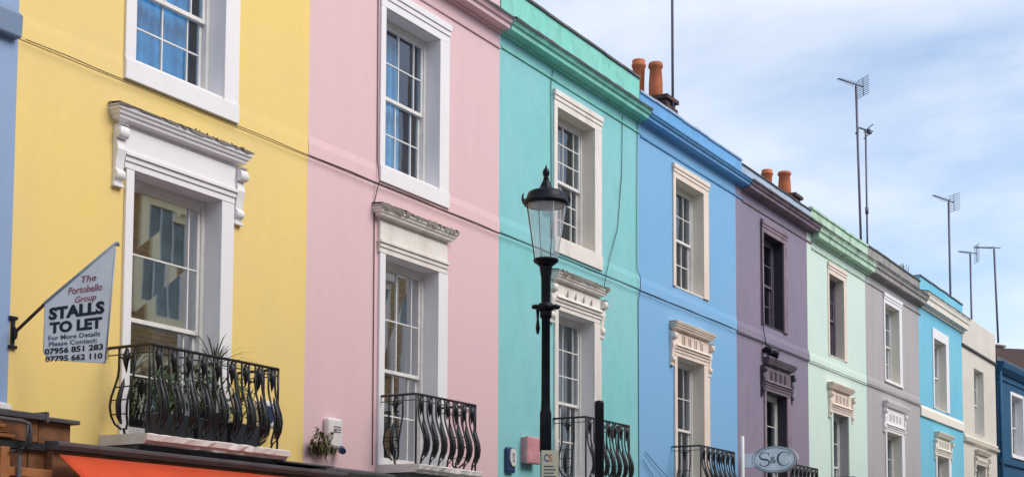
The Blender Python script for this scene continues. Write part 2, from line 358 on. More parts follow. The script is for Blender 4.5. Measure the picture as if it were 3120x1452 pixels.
def surround(hs, a, b, z0, z1, mat, wl=.14, wr=.20, wt=.26, wb=.2, steps=True, p=.035, name='window_surround'):
    m = MB()
    if not (steps or wt or wb):
        MB().box(a-wl, a, -p, .0, z0, z1).build('window_jamb', mat, hs, bevel=.006); return MB().box(b, b+wr, -p, 0, z0, z1).build('window_jamb', mat, hs, bevel=.006)
    m.box(a-wl, a, -p, .0, z0, z1); m.box(b, b+wr, -p, 0, z0, z1)
    if steps:
        m.box(a-wl, b+wr, -p, 0, z1, z1+wt*.40); m.box(a-wl-.005, b+wr+.005, -p-.014, 0, z1+wt*.40, z1+wt*.66); m.box(a-wl-.015, b+wr+.015, -p-.03, 0, z1+wt*.66, z1+wt)
    elif wt: m.box(a-wl, b+wr, -p, 0, z1, z1+wt)
    if wb: m.box(a-wl, b+wr, -p-.015, 0, z0-wb, z0)
    return m.build(name, mat, hs, bevel=.006)

HOOD = [(.03, 0), (.06, .02), (.06, .05), (.11, .06), (.17, .07), (.18, .11), (.205, .12), (.215, .155), (.24, .17), (.25, .20), (.03, .225)]
def bracket_mesh(x0, x1, zt, h, dp=.2, s=1):
    """scrolled console: side profile in (y,z), volutes at top and foot"""
    m = MB(); pr = [(0, zt), (-dp, zt)]
    for k in range(9):
        t = math.pi/2-math.pi*k/8*1.15; pr.append((-(dp-.05)-.05*math.cos(t), zt-.08+.065*math.sin(t)))
    pr += [(-dp*.62, zt-h*.42), (-dp*.45, zt-h*.58), (-dp*.36, zt-h*.72)]
    for k in range(7):
        t = math.pi/2-math.pi*k/6; pr.append((-.04-.035*math.cos(t), zt-h*.84+.05*math.sin(t)))
    pr += [(-.02, zt-h), (0, zt-h)]
    m.prism(pr, 'x', x0, x1)
    m.lathe([(.001, -.012), (.05, -.012), (.05, .012), (.001, .012)], 0, 0, 12)
    for i in range(len(m.v)-48, len(m.v)):
        vx, vy, vz = m.v[i]; m.v[i] = ((x0 if s < 0 else x1)+vz, -(dp-.05)+vx, zt-.09+vy)
    m.box(x0-.008, x1+.008, -.05, 0, zt-h-.03, zt-h)
    return m
def hood(hs, a, b, zo, mat, kind, hx, zt=6.21, bh=.60, bm=None, dmat=None, dirty=0):
    """window head: architrave mouldings, frieze, cornice, optional consoles. zo = top of the opening"""
    c0, c1 = a-.14, b+.20
    m = MB(); top = zt
    m.box(c0, c1, -.04, 0, zo, zo+.07); m.box(c0-.006, c1+.006, -.055, 0, zo+.07, zo+.125); m.box(c0-.016, c1+.016, -.075, 0, zo+.125, zo+.165)
    m.box(c0, c1, -.045, 0, zo+.165, top)
    fr = m.build('window_head', mat, hs, bevel=.005)
    if kind in ('diamond', 'slot'):
        w_ = c1-c0; om = MB(); n = 4; zc = (zo+.165+top)/2; hh = (top-zo-.165)
        om.mould(c0+.10, c1-.10, [(.05, zo+.165), (.085, zo+.18), (.06, zo+.22)], -.02)
        for k in range(n):
            x = c0+w_*(.24+.52*k/(n-1))
            if kind == 'diamond':
                om.add([(x-.055, -.046, zc), (x, -.046, zc-.085), (x+.055, -.046, zc), (x, -.046, zc+.085), (x, -.075, zc)], [(0, 1, 4), (1, 2, 4), (2, 3, 4), (3, 0, 4)])
            else:
                for sg in (-1, 1): om.box(x+sg*.038-.012, x+sg*.038+.012, -.07, -.045, zc-.07, zc+.09)
                om.box(x-.05, x+.05, -.07, -.045, zc+.09, zc+.11)
        om.build('frieze_moulding', mat, fr)
        dm = MB()
        for k in range(n):
            x = c0+w_*(.24+.52*k/(n-1))
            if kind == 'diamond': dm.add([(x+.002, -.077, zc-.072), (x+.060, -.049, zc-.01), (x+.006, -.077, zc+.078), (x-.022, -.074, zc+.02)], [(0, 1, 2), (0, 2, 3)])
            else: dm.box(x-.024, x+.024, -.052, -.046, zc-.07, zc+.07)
            dm.build('frieze_recess_shade', dmat or 'leaf_shadow', fr); dm = MB()
    kd, kz = .66, .78; e0, e1 = hx[0]+.25*kd, hx[1]-.25*kd
    m = MB(); m.mould(e0, e1, [(d*kd, top+z*kz) for d, z in HOOD]); m.mould(e0, e1, [(.20*kd, top+.17), (.235*kd, top+.174), (.235*kd, top+.188), (.02, top+.20)])
    ck = m.build('hood_cornice', mat, hs, bevel=.004)
    if dirty:
        rnd = random.Random(int(a*9)); m = MB(); n = 34; vs = []
        for i in range(n+1):
            x = hx[0]-.005+(hx[1]-hx[0]+.01)*i/n; j = rnd.uniform(0, dirty); dd = .25*kd+.004
            vs += [(x, -dd-.002, top+.168-j*.05), (x, -dd-.004, top+.186+j*.022), (x, -.002, top+.206+j*.02)]
        m.add(vs, [(3*i+q, 3*i+3+q, 3*i+4+q, 3*i+1+q) for i in range(n) for q in (0, 1) if rnd.random() < .85 or q]); m.build('hood_flashing', 'copestone_l', ck)
    if kind != 'plain':
        for s, xx in ((-1, c0-.135), (1, c1+.01)):
            bracket_mesh(xx, xx+.115, top, bh, dp=.125, s=s).build('bracket', bm or mat, hs, bevel=.006)
    return fr
M['leaf_shadow'] = plain('recess_shade_paint', (.26, .21, .19), .8)  # dark colour painted in as shade on the frieze leaves and slots

def balcony(hs, a, b, zs, d=.57, npan=8, hgt=.90, sl_=.05, sr_=.05, slabmat='stone', slab=True, lab=None):
    sl = None
    if slab:
        m = MB(); n = 26; rnd = random.Random(int(a*10))
        prof = [(.0, -.10), (.015, -.075), (.05, -.065), (.06, -.01), (.045, 0)]
        vs = []
        for i in range(n+1):
            x = a-sl_+(b-a+sl_+sr_)*i/n
            for q, (dd, z) in enumerate(prof):
                j = rnd.uniform(-.012, .012); vs.append((x, -(d+.03+dd)+j, zs+z+j*.5))
            vs += [(x, 0, zs+.01), (x, 0, zs-.10)]
        k = len(prof)+2; fs = []
        for i in range(n):
            for q in range(k): fs.append((i*k+q, i*k+(q+1) % k, (i+1)*k+(q+1) % k, (i+1)*k+q))
        fs += [tuple(range(k-1, -1, -1)), tuple(range(n*k, n*k+k))]
        m.add(vs, fs); sl = m.build('balcony', slabmat, hs)
        u = MB(); u.mould(a+.02, b-.02, [(.30, -.20), (.38, -.17), (d-.07, -.15), (d-.05, -.10)]); 
        for i in range(len(u.v)): u.v[i] = (u.v[i][0], u.v[i][1], u.v[i][2]+zs)
        for i in range(len(u.v)): u.v[i] = (min(max(u.v[i][0], a-sl_+.03), b+sr_-.04), u.v[i][1], u.v[i][2])
        u.build('balcony_underside', 'lead', sl)
    else: sl = hs
    rm = MB()
    zt = zs+hgt
    rm.tube([(a, .0, zt), (a, -d, zt), (b, -d, zt), (b, 0, zt)], .016, 6, False)
    rm.tube([(a, -.01, zt-.075), (a, -d, zt-.075), (b, -d, zt-.075), (b, -.01, zt-.075)], .008, 4, False)
    rail = rm.build('handrail', 'iron', sl)
    def P(c, o, z, face, t):    # face: 'f' front, 'l','r' sides
        if face == 'f': return (c+t, -d-o, zs+z)
        if face == 'l': return (a-o, c+t, zs+z)
        return (b+o, c+t, zs+z)
    prof = [(0, hgt), (0, .66), (.012, .58), (.045, .48), (.085, .37), (.10, .28), (.09, .19), (.055, .11), (.02, .06)]
    def panel(c, hw, face):
        m = MB()
        for s in (-1, 1):
            tt = [1, 1, 1.0, 1.05, 1.1, 1.1, 1.0, .8, .3]
            m.tube([P(c, o, z, face, s*hw*k) for (o, z), k in zip(prof, tt)], .0125, 5)
        m.tube([P(c, .025, .07, face, 0), P(c, .01, .03, face, 0), P(c, 0, -.01, face, 0)], [.016, .012, .016], 6)
        # belly casting between the bars
        m.tube([P(c, o, z, face, 0) for o, z in ((.03, .56), (.045, .50), (.08, .40), (.10, .30), (.09, .18), (.055, .11))], [.004, .019, .026, .030, .027, .012], 6)
        m.tube([P(c, .05, .475, face, -hw), P(c, .05, .475, face, hw)], .009, 4); m.tube([P(c, .094, .34, face, -hw*1.05), P(c, .094, .34, face, hw*1.05)], .008, 4)
        m.tube([P(c, .092, .20, face, -hw), P(c, .092, .20, face, hw)], .008, 4)
        # leaf drop under the rail
        m.tube([P(c, 0, hgt-.02, face, 0), P(c, .006, hgt-.10, face, 0), P(c, .012, hgt-.16, face, 0), P(c, 0, hgt-.26, face, 0)], [.016, .040, .028, .004], 6)
        m.tube([P(c, 0, hgt-.09, face, -hw), P(c, .012, hgt-.12, face, -hw*.4), P(c, .012, hgt-.12, face, hw*.4), P(c, 0, hgt-.09, face, hw)], .011, 4)
        return m.build('baluster', 'iron', sl)
    st = (b-a)/npan
    for k in range(npan): panel(a+st*(k+.5), st*.26, 'f')
    for f in 'lr':
        panel(-d*.46, .105, f)
    for x, y in ((a, -d), (b, -d)): MB().tube([(x, y, zs+z) for z in (0, .3, .6, hgt)], .013, 6).build('corner_post', 'iron', sl)
    return sl

def string_band(hs, x0, x1, z=6.70, mat='white', h=.25, p=.014):
    m = MB(); m.prism([(0, z-.0), (-p, z), (-p-.003, z+.02), (-p, z+h-.10), (-.001, z+h), (0, z+h)], 'x', x0, x1)
    return m.build('string_course', mat, hs)
def cornice(hs, x0, x1, mat, zb=9.67, zt=9.86, p=.25, par=10.3, parmat=None, cope='copestone', fl=9.45, copeh=.045, topdark=True, parname='parapet'):
    h = zt-zb; m = MB()
    m.prism([(0, zb), (-.05, zb), (-.06, zb+h*.15), (-p*.72, zb+h*.22), (-p*.74, zb+h*.55), (-p*.86, zb+h*.62), (-p*.93, zb+h*.85), (-p, zb+h*.9), (-p, zt), (0, zt+.06)], 'x', x0, x1)
    c = m.build('cornice', mat, hs)
    if topdark:        # weathered lead dressing on the cornice top
        m = MB(); n = max(6, int((x1-x0)/.22)); rnd = random.Random(int(x0*7)); vs = []
        for i in range(n+1):
            x = x0+(x1-x0)*i/n; j = rnd.uniform(-.012, .012)
            vs += [(x, -p-.012+j*.3, zt-.012+j*.6), (x, -p-.014+j*.3, zt+.014+abs(j)), (x, -.002, zt+.085)]
        m.add(vs, [(3*i+q, 3*i+3+q, 3*i+4+q, 3*i+1+q) for i in range(n) for q in (0, 1)]); m.build('cornice_flashing', 'copestone', c)
    if fl:
        m = MB(); m.prism([(0, fl), (-.022, fl), (-.028, fl+.03), (0, fl+.045)], 'x', x0, x1); m.build('frieze_line', mat, hs)
    m = MB(); m.box(x0, x1, -.005, .24, zt+.02, par)
    pp = m.build(parname, parmat or mat, hs)
    if cope:
        m = MB(); n = max(4, int((x1-x0)/.6)); rnd = random.Random(int(x0*3))
        for i in range(n):
            j = rnd.uniform(-.008, .008); m.box(x0+(x1-x0)*i/n+.004, x0+(x1-x0)*(i+1)/n-.004, -.035, .27, par+j, par+copeh+j)
        m.build('coping', cope, pp, bevel=.008)
    return c
def roof(hs, x0, x1, z=9.75, back=7.5):
    m = MB(); xm = (x0+x1)/2
    m.add([(x0, .25, z), (xm, .25, z-.5), (x1, .25, z), (x0, back, z), (xm, back, z-.5), (x1, back, z)], [(0, 1, 4, 3), (1, 2, 5, 4)])
    m.build('roof', 'roofing', hs)
def shopfront(hs, x0, x1, mat, lead='lead', fz=2.62, p=.38, top=2.9):
    """ground floor: projecting fascia with moulded top, pilasters, glazed front"""
    m = MB(); m.box(x0+.03, x1-.03, -p+.06, 0, fz-.2, top-.08); f = m.build('shop_fascia', mat, hs, bevel=.01)
    m = MB(); m.prism([(0, top-.08), (-p, top-.08), (-p-.03, top-.04), (-p-.03, top-.005), (0, top+.05)], 'x', x0+.02, x1-.02); m.build('fascia_top', lead, f, bevel=.006)
    m = MB()
    for x in (x0+.05, x1-.33): m.box(x, x+.28, -.10, 0, 0, fz-.2)
    m.build('pilaster', mat, hs, bevel=.01)
    m = MB(); m.box(x0+.33, x1-.33, -.06, -.002, 0, .5); 
    for k in range(5):
        x = x0+.33+(x1-x0-.66)*k/4; m.box(x-.025, x+.025, -.06, -.004, .5, fz-.2)
    w = m.build('shop_window', mat, hs, bevel=.005)
    MB().add([(x0+.33, -.03, .5), (x1-.33, -.03, .5), (x1-.33, -.03, fz-.2), (x0+.33, -.03, fz-.2)], [(0, 1, 2, 3)]).build('shop_glass', 'glass_d', w)
M['glass_o'] = plain('pale_reflecting_pane', (.17, .185, .15), .1, var=.3, sc_=1, spec=.8)
M['glass_d'] = plain('dark_shop_glass', (.02, .022, .025), .06, var=.1, spec=.8)

MW = (.16, .5, .84)       # margin | wide | wide | margin
SP = [8.956, 13.259, 17.684, 22.396, 26.969, 31.323, 35.818, 40.96, 46.141, 50.973]
def house(name_label, x0, x1, wall, holes, top=9.9):
    h = thing('terraced_house', ((x0+x1)/2, 0, 0), name_label, 'house')
    facade(h, x0, x1, top, holes, wall); roof(h, x0, x1); return h

# --- slate blue house at the left edge
h = house('slate blue painted house at the far left edge with a thick projecting band', 3.6, SP[0]-.0, 'slate_b', [(5.0, 6.3, 7.1, 9.1), (5.0, 6.3, 3.6, 5.9)])
h0 = h
for z0, z1 in ((7.1, 9.1), (3.6, 5.9)):
    window(h, 5.0, 6.3, z0, z1, MW, 2, curtain=('curtain_w', 0, .4, 1)); surround(h, 5.0, 6.3, z0, z1, 'white')
m = MB(); m.mould(3.7, SP[0]-.12, [(.08, 6.66), (.09, 6.68), (.095, 6.88), (.02, 6.97)]); m.build('string_course', 'slate_d', h, bevel=.01)
cornice(h, 3.6, SP[0], 'slate_b', par=10.4); shopfront(h, 3.6, SP[0], 'wood', top=2.8)
MB().mould(3.7, SP[0]-.08, [(.05, 3.18), (.07, 3.2), (.07, 3.24), (.02, 3.26)]).build('ledge', 'white', h)

# --- yellow house
x0, x1 = SP[0], SP[1]
h1 = h = house('yellow house with white window hood on brackets and orange awning below', x0, x1, 'yellow', [(10.42, 11.76, 6.93, 9.05), (10.44, 11.75, 3.08, 5.80)])
window(h, 10.42, 11.76, 6.93, 9.05, MW, 2, curtain=('curtain_b', 0, 1, 1), meet=.42)
surround(h, 10.42, 11.76, 6.93, 9.05, 'white', wl=.14, wr=.235, wt=.26, wb=.21, p=.03)
window(h, 10.44, 11.75, 3.08, 5.80, (.12, .88), 2, gl='glass_w', curtain=('curtain_g', .6, 1.2, .97), meet=.46)
surround(h, 10.44, 11.75, 3.08, 5.80, 'white', wl=.11, wr=.20, wt=0, wb=0, steps=False)
hood(h, 10.44, 11.75, 5.80, 'white', 'brackets', (10.09, 12.10), zt=6.21, dirty=.35)
string_band(h, x0, x1, 6.69, 'yellow', p=.007); cornice(h, x0, x1, 'yellow', par=10.4)
balcony(h, 10.17, 12.10, 3.06, npan=9, hgt=.88, sl_=.09, sr_=.12)
shopfront(h, x0, x1, 'wood', top=2.89, p=.64)
# --- pink house
x0, x1 = SP[1], SP[2]
h2 = h = house('pale pink house with plain white window hood and small curved balcony', x0, x1, 'pink', [(14.80, 16.07, 6.95, 9.05), (14.83, 16.06, 3.10, 5.82)])
window(h, 14.80, 16.07, 6.95, 9.05, MW, 2, meet=.5, curtain=('curtain_p', .12, .8, 1))
surround(h, 14.80, 16.07, 6.95, 9.05, 'white', wl=.11, wr=.235, wt=.27, wb=.21, p=.03)
window(h, 14.83, 16.06, 3.10, 5.82, MW, 2, lowrows=2, gl='glass_w', meet=.47, curtain=('curtain_g', .7, 1, 1))
surround(h, 14.83, 16.06, 3.10, 5.82, 'white', wl=.12, wr=.235, wt=0, wb=0, steps=False)
hood(h, 14.83, 16.06, 5.82, 'white_w', 'plain', (14.56, 16.36), zt=6.22, dirty=1)
string_band(h, x0, x1, 6.70, 'pink'); cornice(h, x0, x1, 'pink', par=10.42, zb=9.68, zt=9.86)
balcony(h, 14.76, 16.16, 3.10, npan=7, hgt=.88)
shopfront(h, x0, x1, 'cream_t', top=2.97, p=.3)
# --- teal house
x0, x1 = SP[2], SP[3]
h3 = h = house('turquoise house with tall parapet and four diamonds in the window hood, behind the lamp', x0, x1, 'teal', [(19.42, 20.70, 7.0, 9.08), (19.45, 20.67, 3.15, 5.86)])
window(h, 19.42, 20.70, 7.0, 9.08, (.16, .5, .84), 3, curtain=('curtain_w', .35, .75, 1), liner='cream_t', raise_=0)
surround(h, 19.42, 20.70, 7.0, 9.08, 'white_w', wl=.11, wr=.25, wt=.26, wb=.24, p=.03)
window(h, 19.45, 20.67, 3.15, 5.86, (.16, .5, .84), 3, lowrows=2, curtain=('curtain_w', .5, 1, 1), meet=.49)
surround(h, 19.45, 20.67, 3.15, 5.86, 'white_w', wl=.11, wr=.25, wt=0, wb=0, steps=False)
hood(h, 19.45, 20.67, 5.86, 'white_w', 'diamond', (19.2, 20.96), zt=6.26, dirty=1)
string_band(h, x0, x1+.02, 6.72, 'teal'); cornice(h, x0+.03, x1+.06, 'teal_c', par=10.46, zb=9.68, zt=9.87, p=.26, fl=9.48)
balcony(h, 19.33, 20.84, 3.18, npan=7, hgt=.97)
shopfront(h, x0, x1, 'teal', top=2.98)
# --- blue house
x0, x1 = SP[3], SP[4]
h4 = h = house('cornflower blue house with cream fluted window hood', x0, x1, 'blue', [(23.96, 25.26, 7.04, 9.07), (23.98, 25.22, 3.2, 5.76)])
window(h, 23.96, 25.26, 7.04, 9.07, (.27, .73), 2, curtain=('curtain_w', 0, .4, 1), liner='cream_t')
surround(h, 23.96, 25.26, 7.04, 9.07, 'cream_w', wl=.11, wr=.25, wt=.26, wb=0, p=.03)
window(h, 23.98, 25.22, 3.2, 5.76, (.27, .73), 2, lowrows=1, curtain=('curtain_w', 0, .45, 1), liner='cream_t')
surround(h, 23.98, 25.22, 3.2, 5.76, 'cream_w', wl=.11, wr=.28, wt=0, wb=0, steps=False)
hood(h, 23.98, 25.22, 5.76, 'cream_w', 'slot', (23.68, 25.54), zt=6.19)
string_band(h, x0, x1, 6.70, 'blue'); cornice(h, x0+.08, x1+.35, 'blue_c', par=10.24, zb=9.69, zt=9.84, p=.25, fl=9.44, topdark=False, cope='grey_blue_par')
balcony(h, 23.76, 25.37, 3.16, npan=7, hgt=.92)
shopfront(h, x0, x1, 'blue', top=2.9)
# --- purple house
x0, x1 = SP[4], SP[5]
h5 = h = house('dusty purple house with dark plum window frames and black window hood', x0, x1, 'purple', [(28.46, 29.70, 7.05, 9.02), (28.56, 29.84, 3.2, 5.66)])
window(h, 28.46, 29.70, 7.05, 9.02, (.5,), 2, frame='sash_d', liner='purple_dk', curtain=('curtain_g', .45, .8, 1))
surround(h, 28.46, 29.70, 7.05, 9.02, 'purple_c', wl=.1, wr=.22, wt=.25, wb=0, p=.04)
window(h, 28.56, 29.84, 3.2, 5.66, (.5,), 2, frame='sash', liner='purple_dk', curtain=('curtain_g', .4, .8, 1))
surround(h, 28.56, 29.84, 3.2, 5.66, 'purple_c', wl=.1, wr=.22, wt=0, wb=0, steps=False)
hood(h, 28.56, 29.84, 5.66, 'purple_h', 'slot', (28.42, 30.16), zt=6.17, bm='purple_dk', dmat='purple_dk')
string_band(h, x0+.0, x1+.06, 6.66, 'purple', p=.022); cornice(h, x0+.35, x1+.32, 'purple_c', par=10.18, zb=9.64, zt=9.82, p=.27, fl=9.41, parmat='grey_blue_par', cope='copestone', copeh=.03)
balcony(h, 28.45, 30.2, 3.2, npan=7)
shopfront(h, x0, x1, 'purple_dk', top=2.9)
# --- mint house
x0, x1 = SP[5], SP[6]
h6 = h = house('pale mint green house with algae stained parapet', x0, x1, 'mint', [(32.88, 34.0, 7.0, 8.97), (33.0, 34.2, 3.2, 5.66)])
window(h, 32.88, 34.0, 7.0, 8.97, (.5,), 2, frame='sash_d', liner='cream', curtain=('curtain_g', .3, .6, 1))
surround(h, 32.88, 34.0, 7.0, 8.97, 'cream_w', wl=.1, wr=.22, wt=.27, wb=0, p=.02)
window(h, 33.0, 34.2, 3.2, 5.66, (.5,), 2, liner='grey', curtain=('curtain_w', .2, .6, 1))
surround(h, 33.0, 34.2, 3.2, 5.66, 'mint', wl=.12, wr=.2, wt=0, wb=0, steps=False)
hood(h, 33.0, 34.2, 5.66, 'cream_w', 'slot', (32.64, 34.38), zt=6.16)
string_band(h, x0+.06, x1, 6.64, 'mint'); cornice(h, x0+.32, x1+.25, 'mint_c', par=10.24, zb=9.5, zt=9.82, p=.26, fl=9.3, cope='mint_c', copeh=.06)
balcony(h, 32.8, 34.4, 3.2, npan=6); shopfront(h, x0, x1, 'mint', top=2.9)
# --- grey house
x0, x1 = SP[6], SP[7]
h7 = h = house('mid grey house with white window surrounds and sooty cornice', x0, x1, 'grey', [(37.52, 38.88, 7.0, 9.05), (37.5, 38.92, 3.2, 5.62)])
window(h, 37.52, 38.88, 7.0, 9.05, (.5,), 2, liner='cream_t', curtain=('curtain_w', 0, 1, 1))
surround(h, 37.52, 38.88, 7.0, 9.05, 'white', wl=.11, wr=.26, wt=.27, wb=.06, p=.03)
window(h, 37.5, 38.92, 3.2, 5.62, (.5,), 2, liner='cream_t', curtain=('curtain_w', .3, 1, 1))
surround(h, 37.5, 38.92, 3.2, 5.62, 'white', wl=.12, wr=.28, wt=0, wb=0, steps=False)
hood(h, 37.5, 38.92, 5.62, 'white', 'slot', (37.2, 39.42), zt=6.23)
string_band(h, x0, x1, 6.66, 'grey', p=.02); cornice(h, x0+.25, x1+.22, 'grey_c', par=10.28, zb=9.52, zt=9.84, p=.27, fl=9.3, cope='copestone')
balcony(h, 37.3, 39.1, 3.2, npan=6); shopfront(h, x0, x1, 'grey', top=2.9)
# --- sky blue house
x0, x1 = SP[7], SP[8]
h8 = h = house('bright sky blue house with cream cornice and wide cream band', x0, x1, 'sky_b', [(42.6, 44.02, 6.78, 8.86), (42.7, 44.1, 3.2, 5.40)])
window(h, 42.6, 44.02, 6.78, 8.86, (.5,), 1, liner='cream_t', curtain=('curtain_w', 0, 1, 1))
surround(h, 42.6, 44.02, 6.78, 8.86, 'white', wl=.14, wr=.34, wt=.3, wb=0, p=.03, steps=False)
window(h, 42.7, 44.1, 3.2, 5.40, (.5,), 2, liner='cream_t', curtain=('curtain_w', 0, 1, 1))
surround(h, 42.7, 44.1, 3.2, 5.40, 'white', wl=.12, wr=.3, wt=0, wb=0, steps=False)
hood(h, 42.7, 44.1, 5.40, 'cream_t', 'slot', (42.5, 44.38), zt=5.90)
string_band(h, x0, x1, 6.40, 'cream_t', h=.32, p=.05); cornice(h, x0+.22, x1+.2, 'cream_t', par=10.46, zb=9.55, zt=9.98, p=.25, fl=0, parmat='sky_b', cope='copestone')
balcony(h, 42.4, 44.4, 3.2, npan=6); shopfront(h, x0, x1, 'sky_b', top=2.9)
# --- cream house
x0, x1 = SP[8], SP[9]
h9 = h = house('cream stone coloured house at the end of the row with plain flat parapet', x0, x1, 'cream', [(47.75, 49.15, 6.45, 8.65), (47.8, 49.2, 3.2, 5.55)], top=9.3)
window(h, 47.75, 49.15, 6.45, 8.65, (.5,), 2, liner='cream_t', curtain=('curtain_w', 0, 1, 1))
window(h, 47.8, 49.2, 3.2, 5.55, (.5,), 2, liner='cream_t', curtain=('curtain_w', 0, 1, 1))
hood(h, 47.8, 49.2, 5.5, 'cream', 'brackets', (47.6, 49.45), zt=5.78)
m = MB(); m.box(x0, x1, -.03, .24, 9.22, 10.2); m.build('parapet', 'cream', h, bevel=.02)
m = MB(); m.prism([(-.03, 9.14), (-.07, 9.16), (-.08, 9.2), (-.03, 9.24)], 'x', x0, x1); m.build('string_course', 'copestone', h)
m = MB(); m.prism([(0, 6.1), (-.10, 6.14), (-.12, 6.2), (0, 6.26)], 'x', x0, x1); m.prism([(0, 6.26), (-.05, 6.28), (-.05, 6.34), (0, 6.36)], 'x', x0, x1); m.build('ledge', 'cream_t', h)
shopfront(h, x0, x1, 'cream', top=2.9)
# --- navy house beyond, turned a little towards the street
hx = 51.25
h10 = h = thing('corner_house', (hx, 0, 0), 'deep navy blue house at the right edge with dark brick chimney stack', 'house')
facade(h, hx, hx+9.5, 9.3, [(hx+1.75, hx+3.3, 6.2, 8.35), (hx+1.75, hx+3.3, 3.0, 5.2), (hx+6.4, hx+8, 6.2, 8.35)], 'navy')
for a, z0, z1 in ((hx+1.75, 6.2, 8.35), (hx+1.75, 3.0, 5.2), (hx+6.4, 6.2, 8.35)):
    b = a+1.55 if a < hx+4 else a+1.6
    window(h, a, b, z0, z1, (.5,), 1, liner='white', curtain=('curtain_w', 0, 1, 1)); surround(h, a, b, z0, z1, 'white', wl=.12, wr=.12, wt=.12, wb=.1, steps=False)
m = MB(); m.prism([(0, 8.95), (-.05, 8.95), (-.22, 9.12), (-.26, 9.26), (-.26, 9.32), (0, 9.36)], 'x', hx, hx+9.5); m.prism([(0, 8.72), (-.05, 8.74), (-.05, 8.8), (0, 8.82)], 'x', hx, hx+9.5)
m.prism([(0, 5.78), (-.07, 5.8), (-.09, 5.98), (0, 6.02)], 'x', hx, hx+9.5); m.build('cornice', 'navy', h)
m = MB(); m.prism([(-.02, 9.33), (-.02, 9.52), (.5, 9.62), (.5, 9.33)], 'x', hx, hx+9.5); m.build('parapet', 'lead', h)
m = MB(); m.prism([(hx-.03, 9.2), (hx+9, 9.2), (hx+9, 11.0), (hx-.03, 9.86)], 'y', .5, 1.6)
ck = m.build('chimney', 'brick_r', h)
for k in range(2): MB().lathe([(.3, 0), (.3, .05), (.5, .06), (.5, .14), (.2, .17)], hx+.9+k*1.9, .9, 16, 9.98+.24*k).build('chimney_cap', 'plastic', ck)
MB().tube([(hx+.12, -.08, z) for z in (0, 3, 6, 9.0)], .06, 8).build('drainpipe', 'navy', h)
h.rotation_euler = (0, 0, R(-3.2))

# ------------------------------------------------------------------ chimneys on the party walls
def stack(hs, s, y0, y1, ztop, pots):
    m = MB(); m.box(s-.24, s+.24, y0, y1, 9.6, ztop); m.box(s-.28, s+.28, y0-.04, y1+.04, ztop-.22, ztop-.12); m.box(s-.30, s+.30, y0-.06, y1+.06, ztop, ztop+.08)
    c = m.build('chimney', 'brick_r', hs)
    for y, dx, r, hh, kind in pots:
        if kind == 'a': pr = [(r*1.02, 0), (r*.86, .08), (r*.90, hh*.6), (r*.98, hh*.82), (r*1.12, hh*.84), (r*1.14, hh*.9), (r*1.0, hh*.91), (r*1.04, hh*.98), (r*.98, hh), (r*.7, hh), (r*.68, hh-.2)]
        else: pr = [(r*.96, 0), (r*1.08, .12), (r*1.06, hh*.45), (r*.9, hh*.84), (r*1.1, hh*.87), (r*1.14, hh*.93), (r*1.0, hh), (r*.72, hh), (r*.7, hh-.2)]
        MB().lathe(pr, s+dx, y, 20, ztop+.08).build('chimney_pot', 'terracotta', c)
stack(h4, 26.93, 1.4, 2.7, 11.62, [(2.13, 0, .135, .93, 'a'), (1.74, 0, .138, .80, 'b')])
stack(h6, 35.78, 1.75, 3.1, 11.7, [(2.58, 0, .142, .78, 'a'), (2.10, 0, .158, .66, 'b')])

# ------------------------------------------------------------------ aerials
def boomhead(m, x, y, z, dx, dy, dz, L_, n=8, w=.34, refl=True, rh=.34):
    d = Vector((dx, dy, dz)).normalized(); o = Vector((x, y, z)); sd_ = d.cross(Vector((0, 0, 1))).normalized()
    m.tube([o-d*.25, o+d*L_], .02, 5)
    for k in range(n):
        p = o+d*(L_*k/n+.05); hw = w*(1-.5*k/n)/2; m.tube([p-sd_*hw, p+sd_*hw], .009, 4)
    if refl:
        uo = Vector((0, 0, 1)); b0 = o-d*.25
        for i in range(-4, 5):
            q = b0+uo*(rh*i/4); m.tube([q-sd_*.30, q+sd_*.30], .0095, 4)
        m.tube([b0-uo*rh, b0+uo*rh], .012, 4)
def aerial(x, y, z0, z1, label, head, lean=0, r=.03, x1=None):
    t = thing('tv_aerial', (x, y, z0), label, 'tv aerial', 'tv aerials on the roofs')
    tx = x if x1 is None else x1
    MB().tube([(x, y, z0), ((x+tx)/2, y, (z0+z1)/2), (tx, y, z1)], r, 8).build('mast', 'alu', t)
    if head:
        m = MB(); boomhead(m, tx, y, z1+.03, *head); m.build('antenna', 'alu', t)
    return t
t = aerial(26.97, 1.37, 9.5, 18.5, 'very tall bare rod mast rising out of the top of the picture', None, r=.028)
MB().box(26.90, 27.04, 1.34, 1.45, 11.1, 11.2).box(26.90, 27.04, 1.34, 1.45, 10.5, 10.6).build('mast_clamp', 'alu', t)
aerial(40.98, 1.60, 9.5, 16.16, 'tallest tv aerial with grid reflector above the mint green house', (-.75, .62, .16, .62, 7, .34, True, .26), r=.036, x1=40.6)
t = aerial(40.96, 1.44, 9.5, 14.88, 'shorter mast with small box head beside the tallest aerial', None, r=.028)
MB().tube([(40.96, 1.44, 12.4), (40.96, 1.44, 12.6)], .05, 8).tube([(40.2, 1.50, 14.6), (40.5, 1.5, 14.86), (41.2, 1.44, 14.95)], .03, 5).box(41.1, 41.3, 1.36, 1.46, 14.86, 14.97).tube([(40.9, 1.2, 15.02), (41.2, 1.44, 15.02), (41.5, 1.66, 15.02)], .014, 4).tube([(40.9, 1.2, 14.82), (41.2, 1.44, 14.82), (41.5, 1.66, 14.82)], .014, 4).build('antenna', 'alu', t)
aerial(51.0, 1.47, 9.0, 15.1, 'tv aerial with grid reflector standing above the sky blue house', (-.8, .55, .16, .72, 7, .36, True, .29), r=.04)
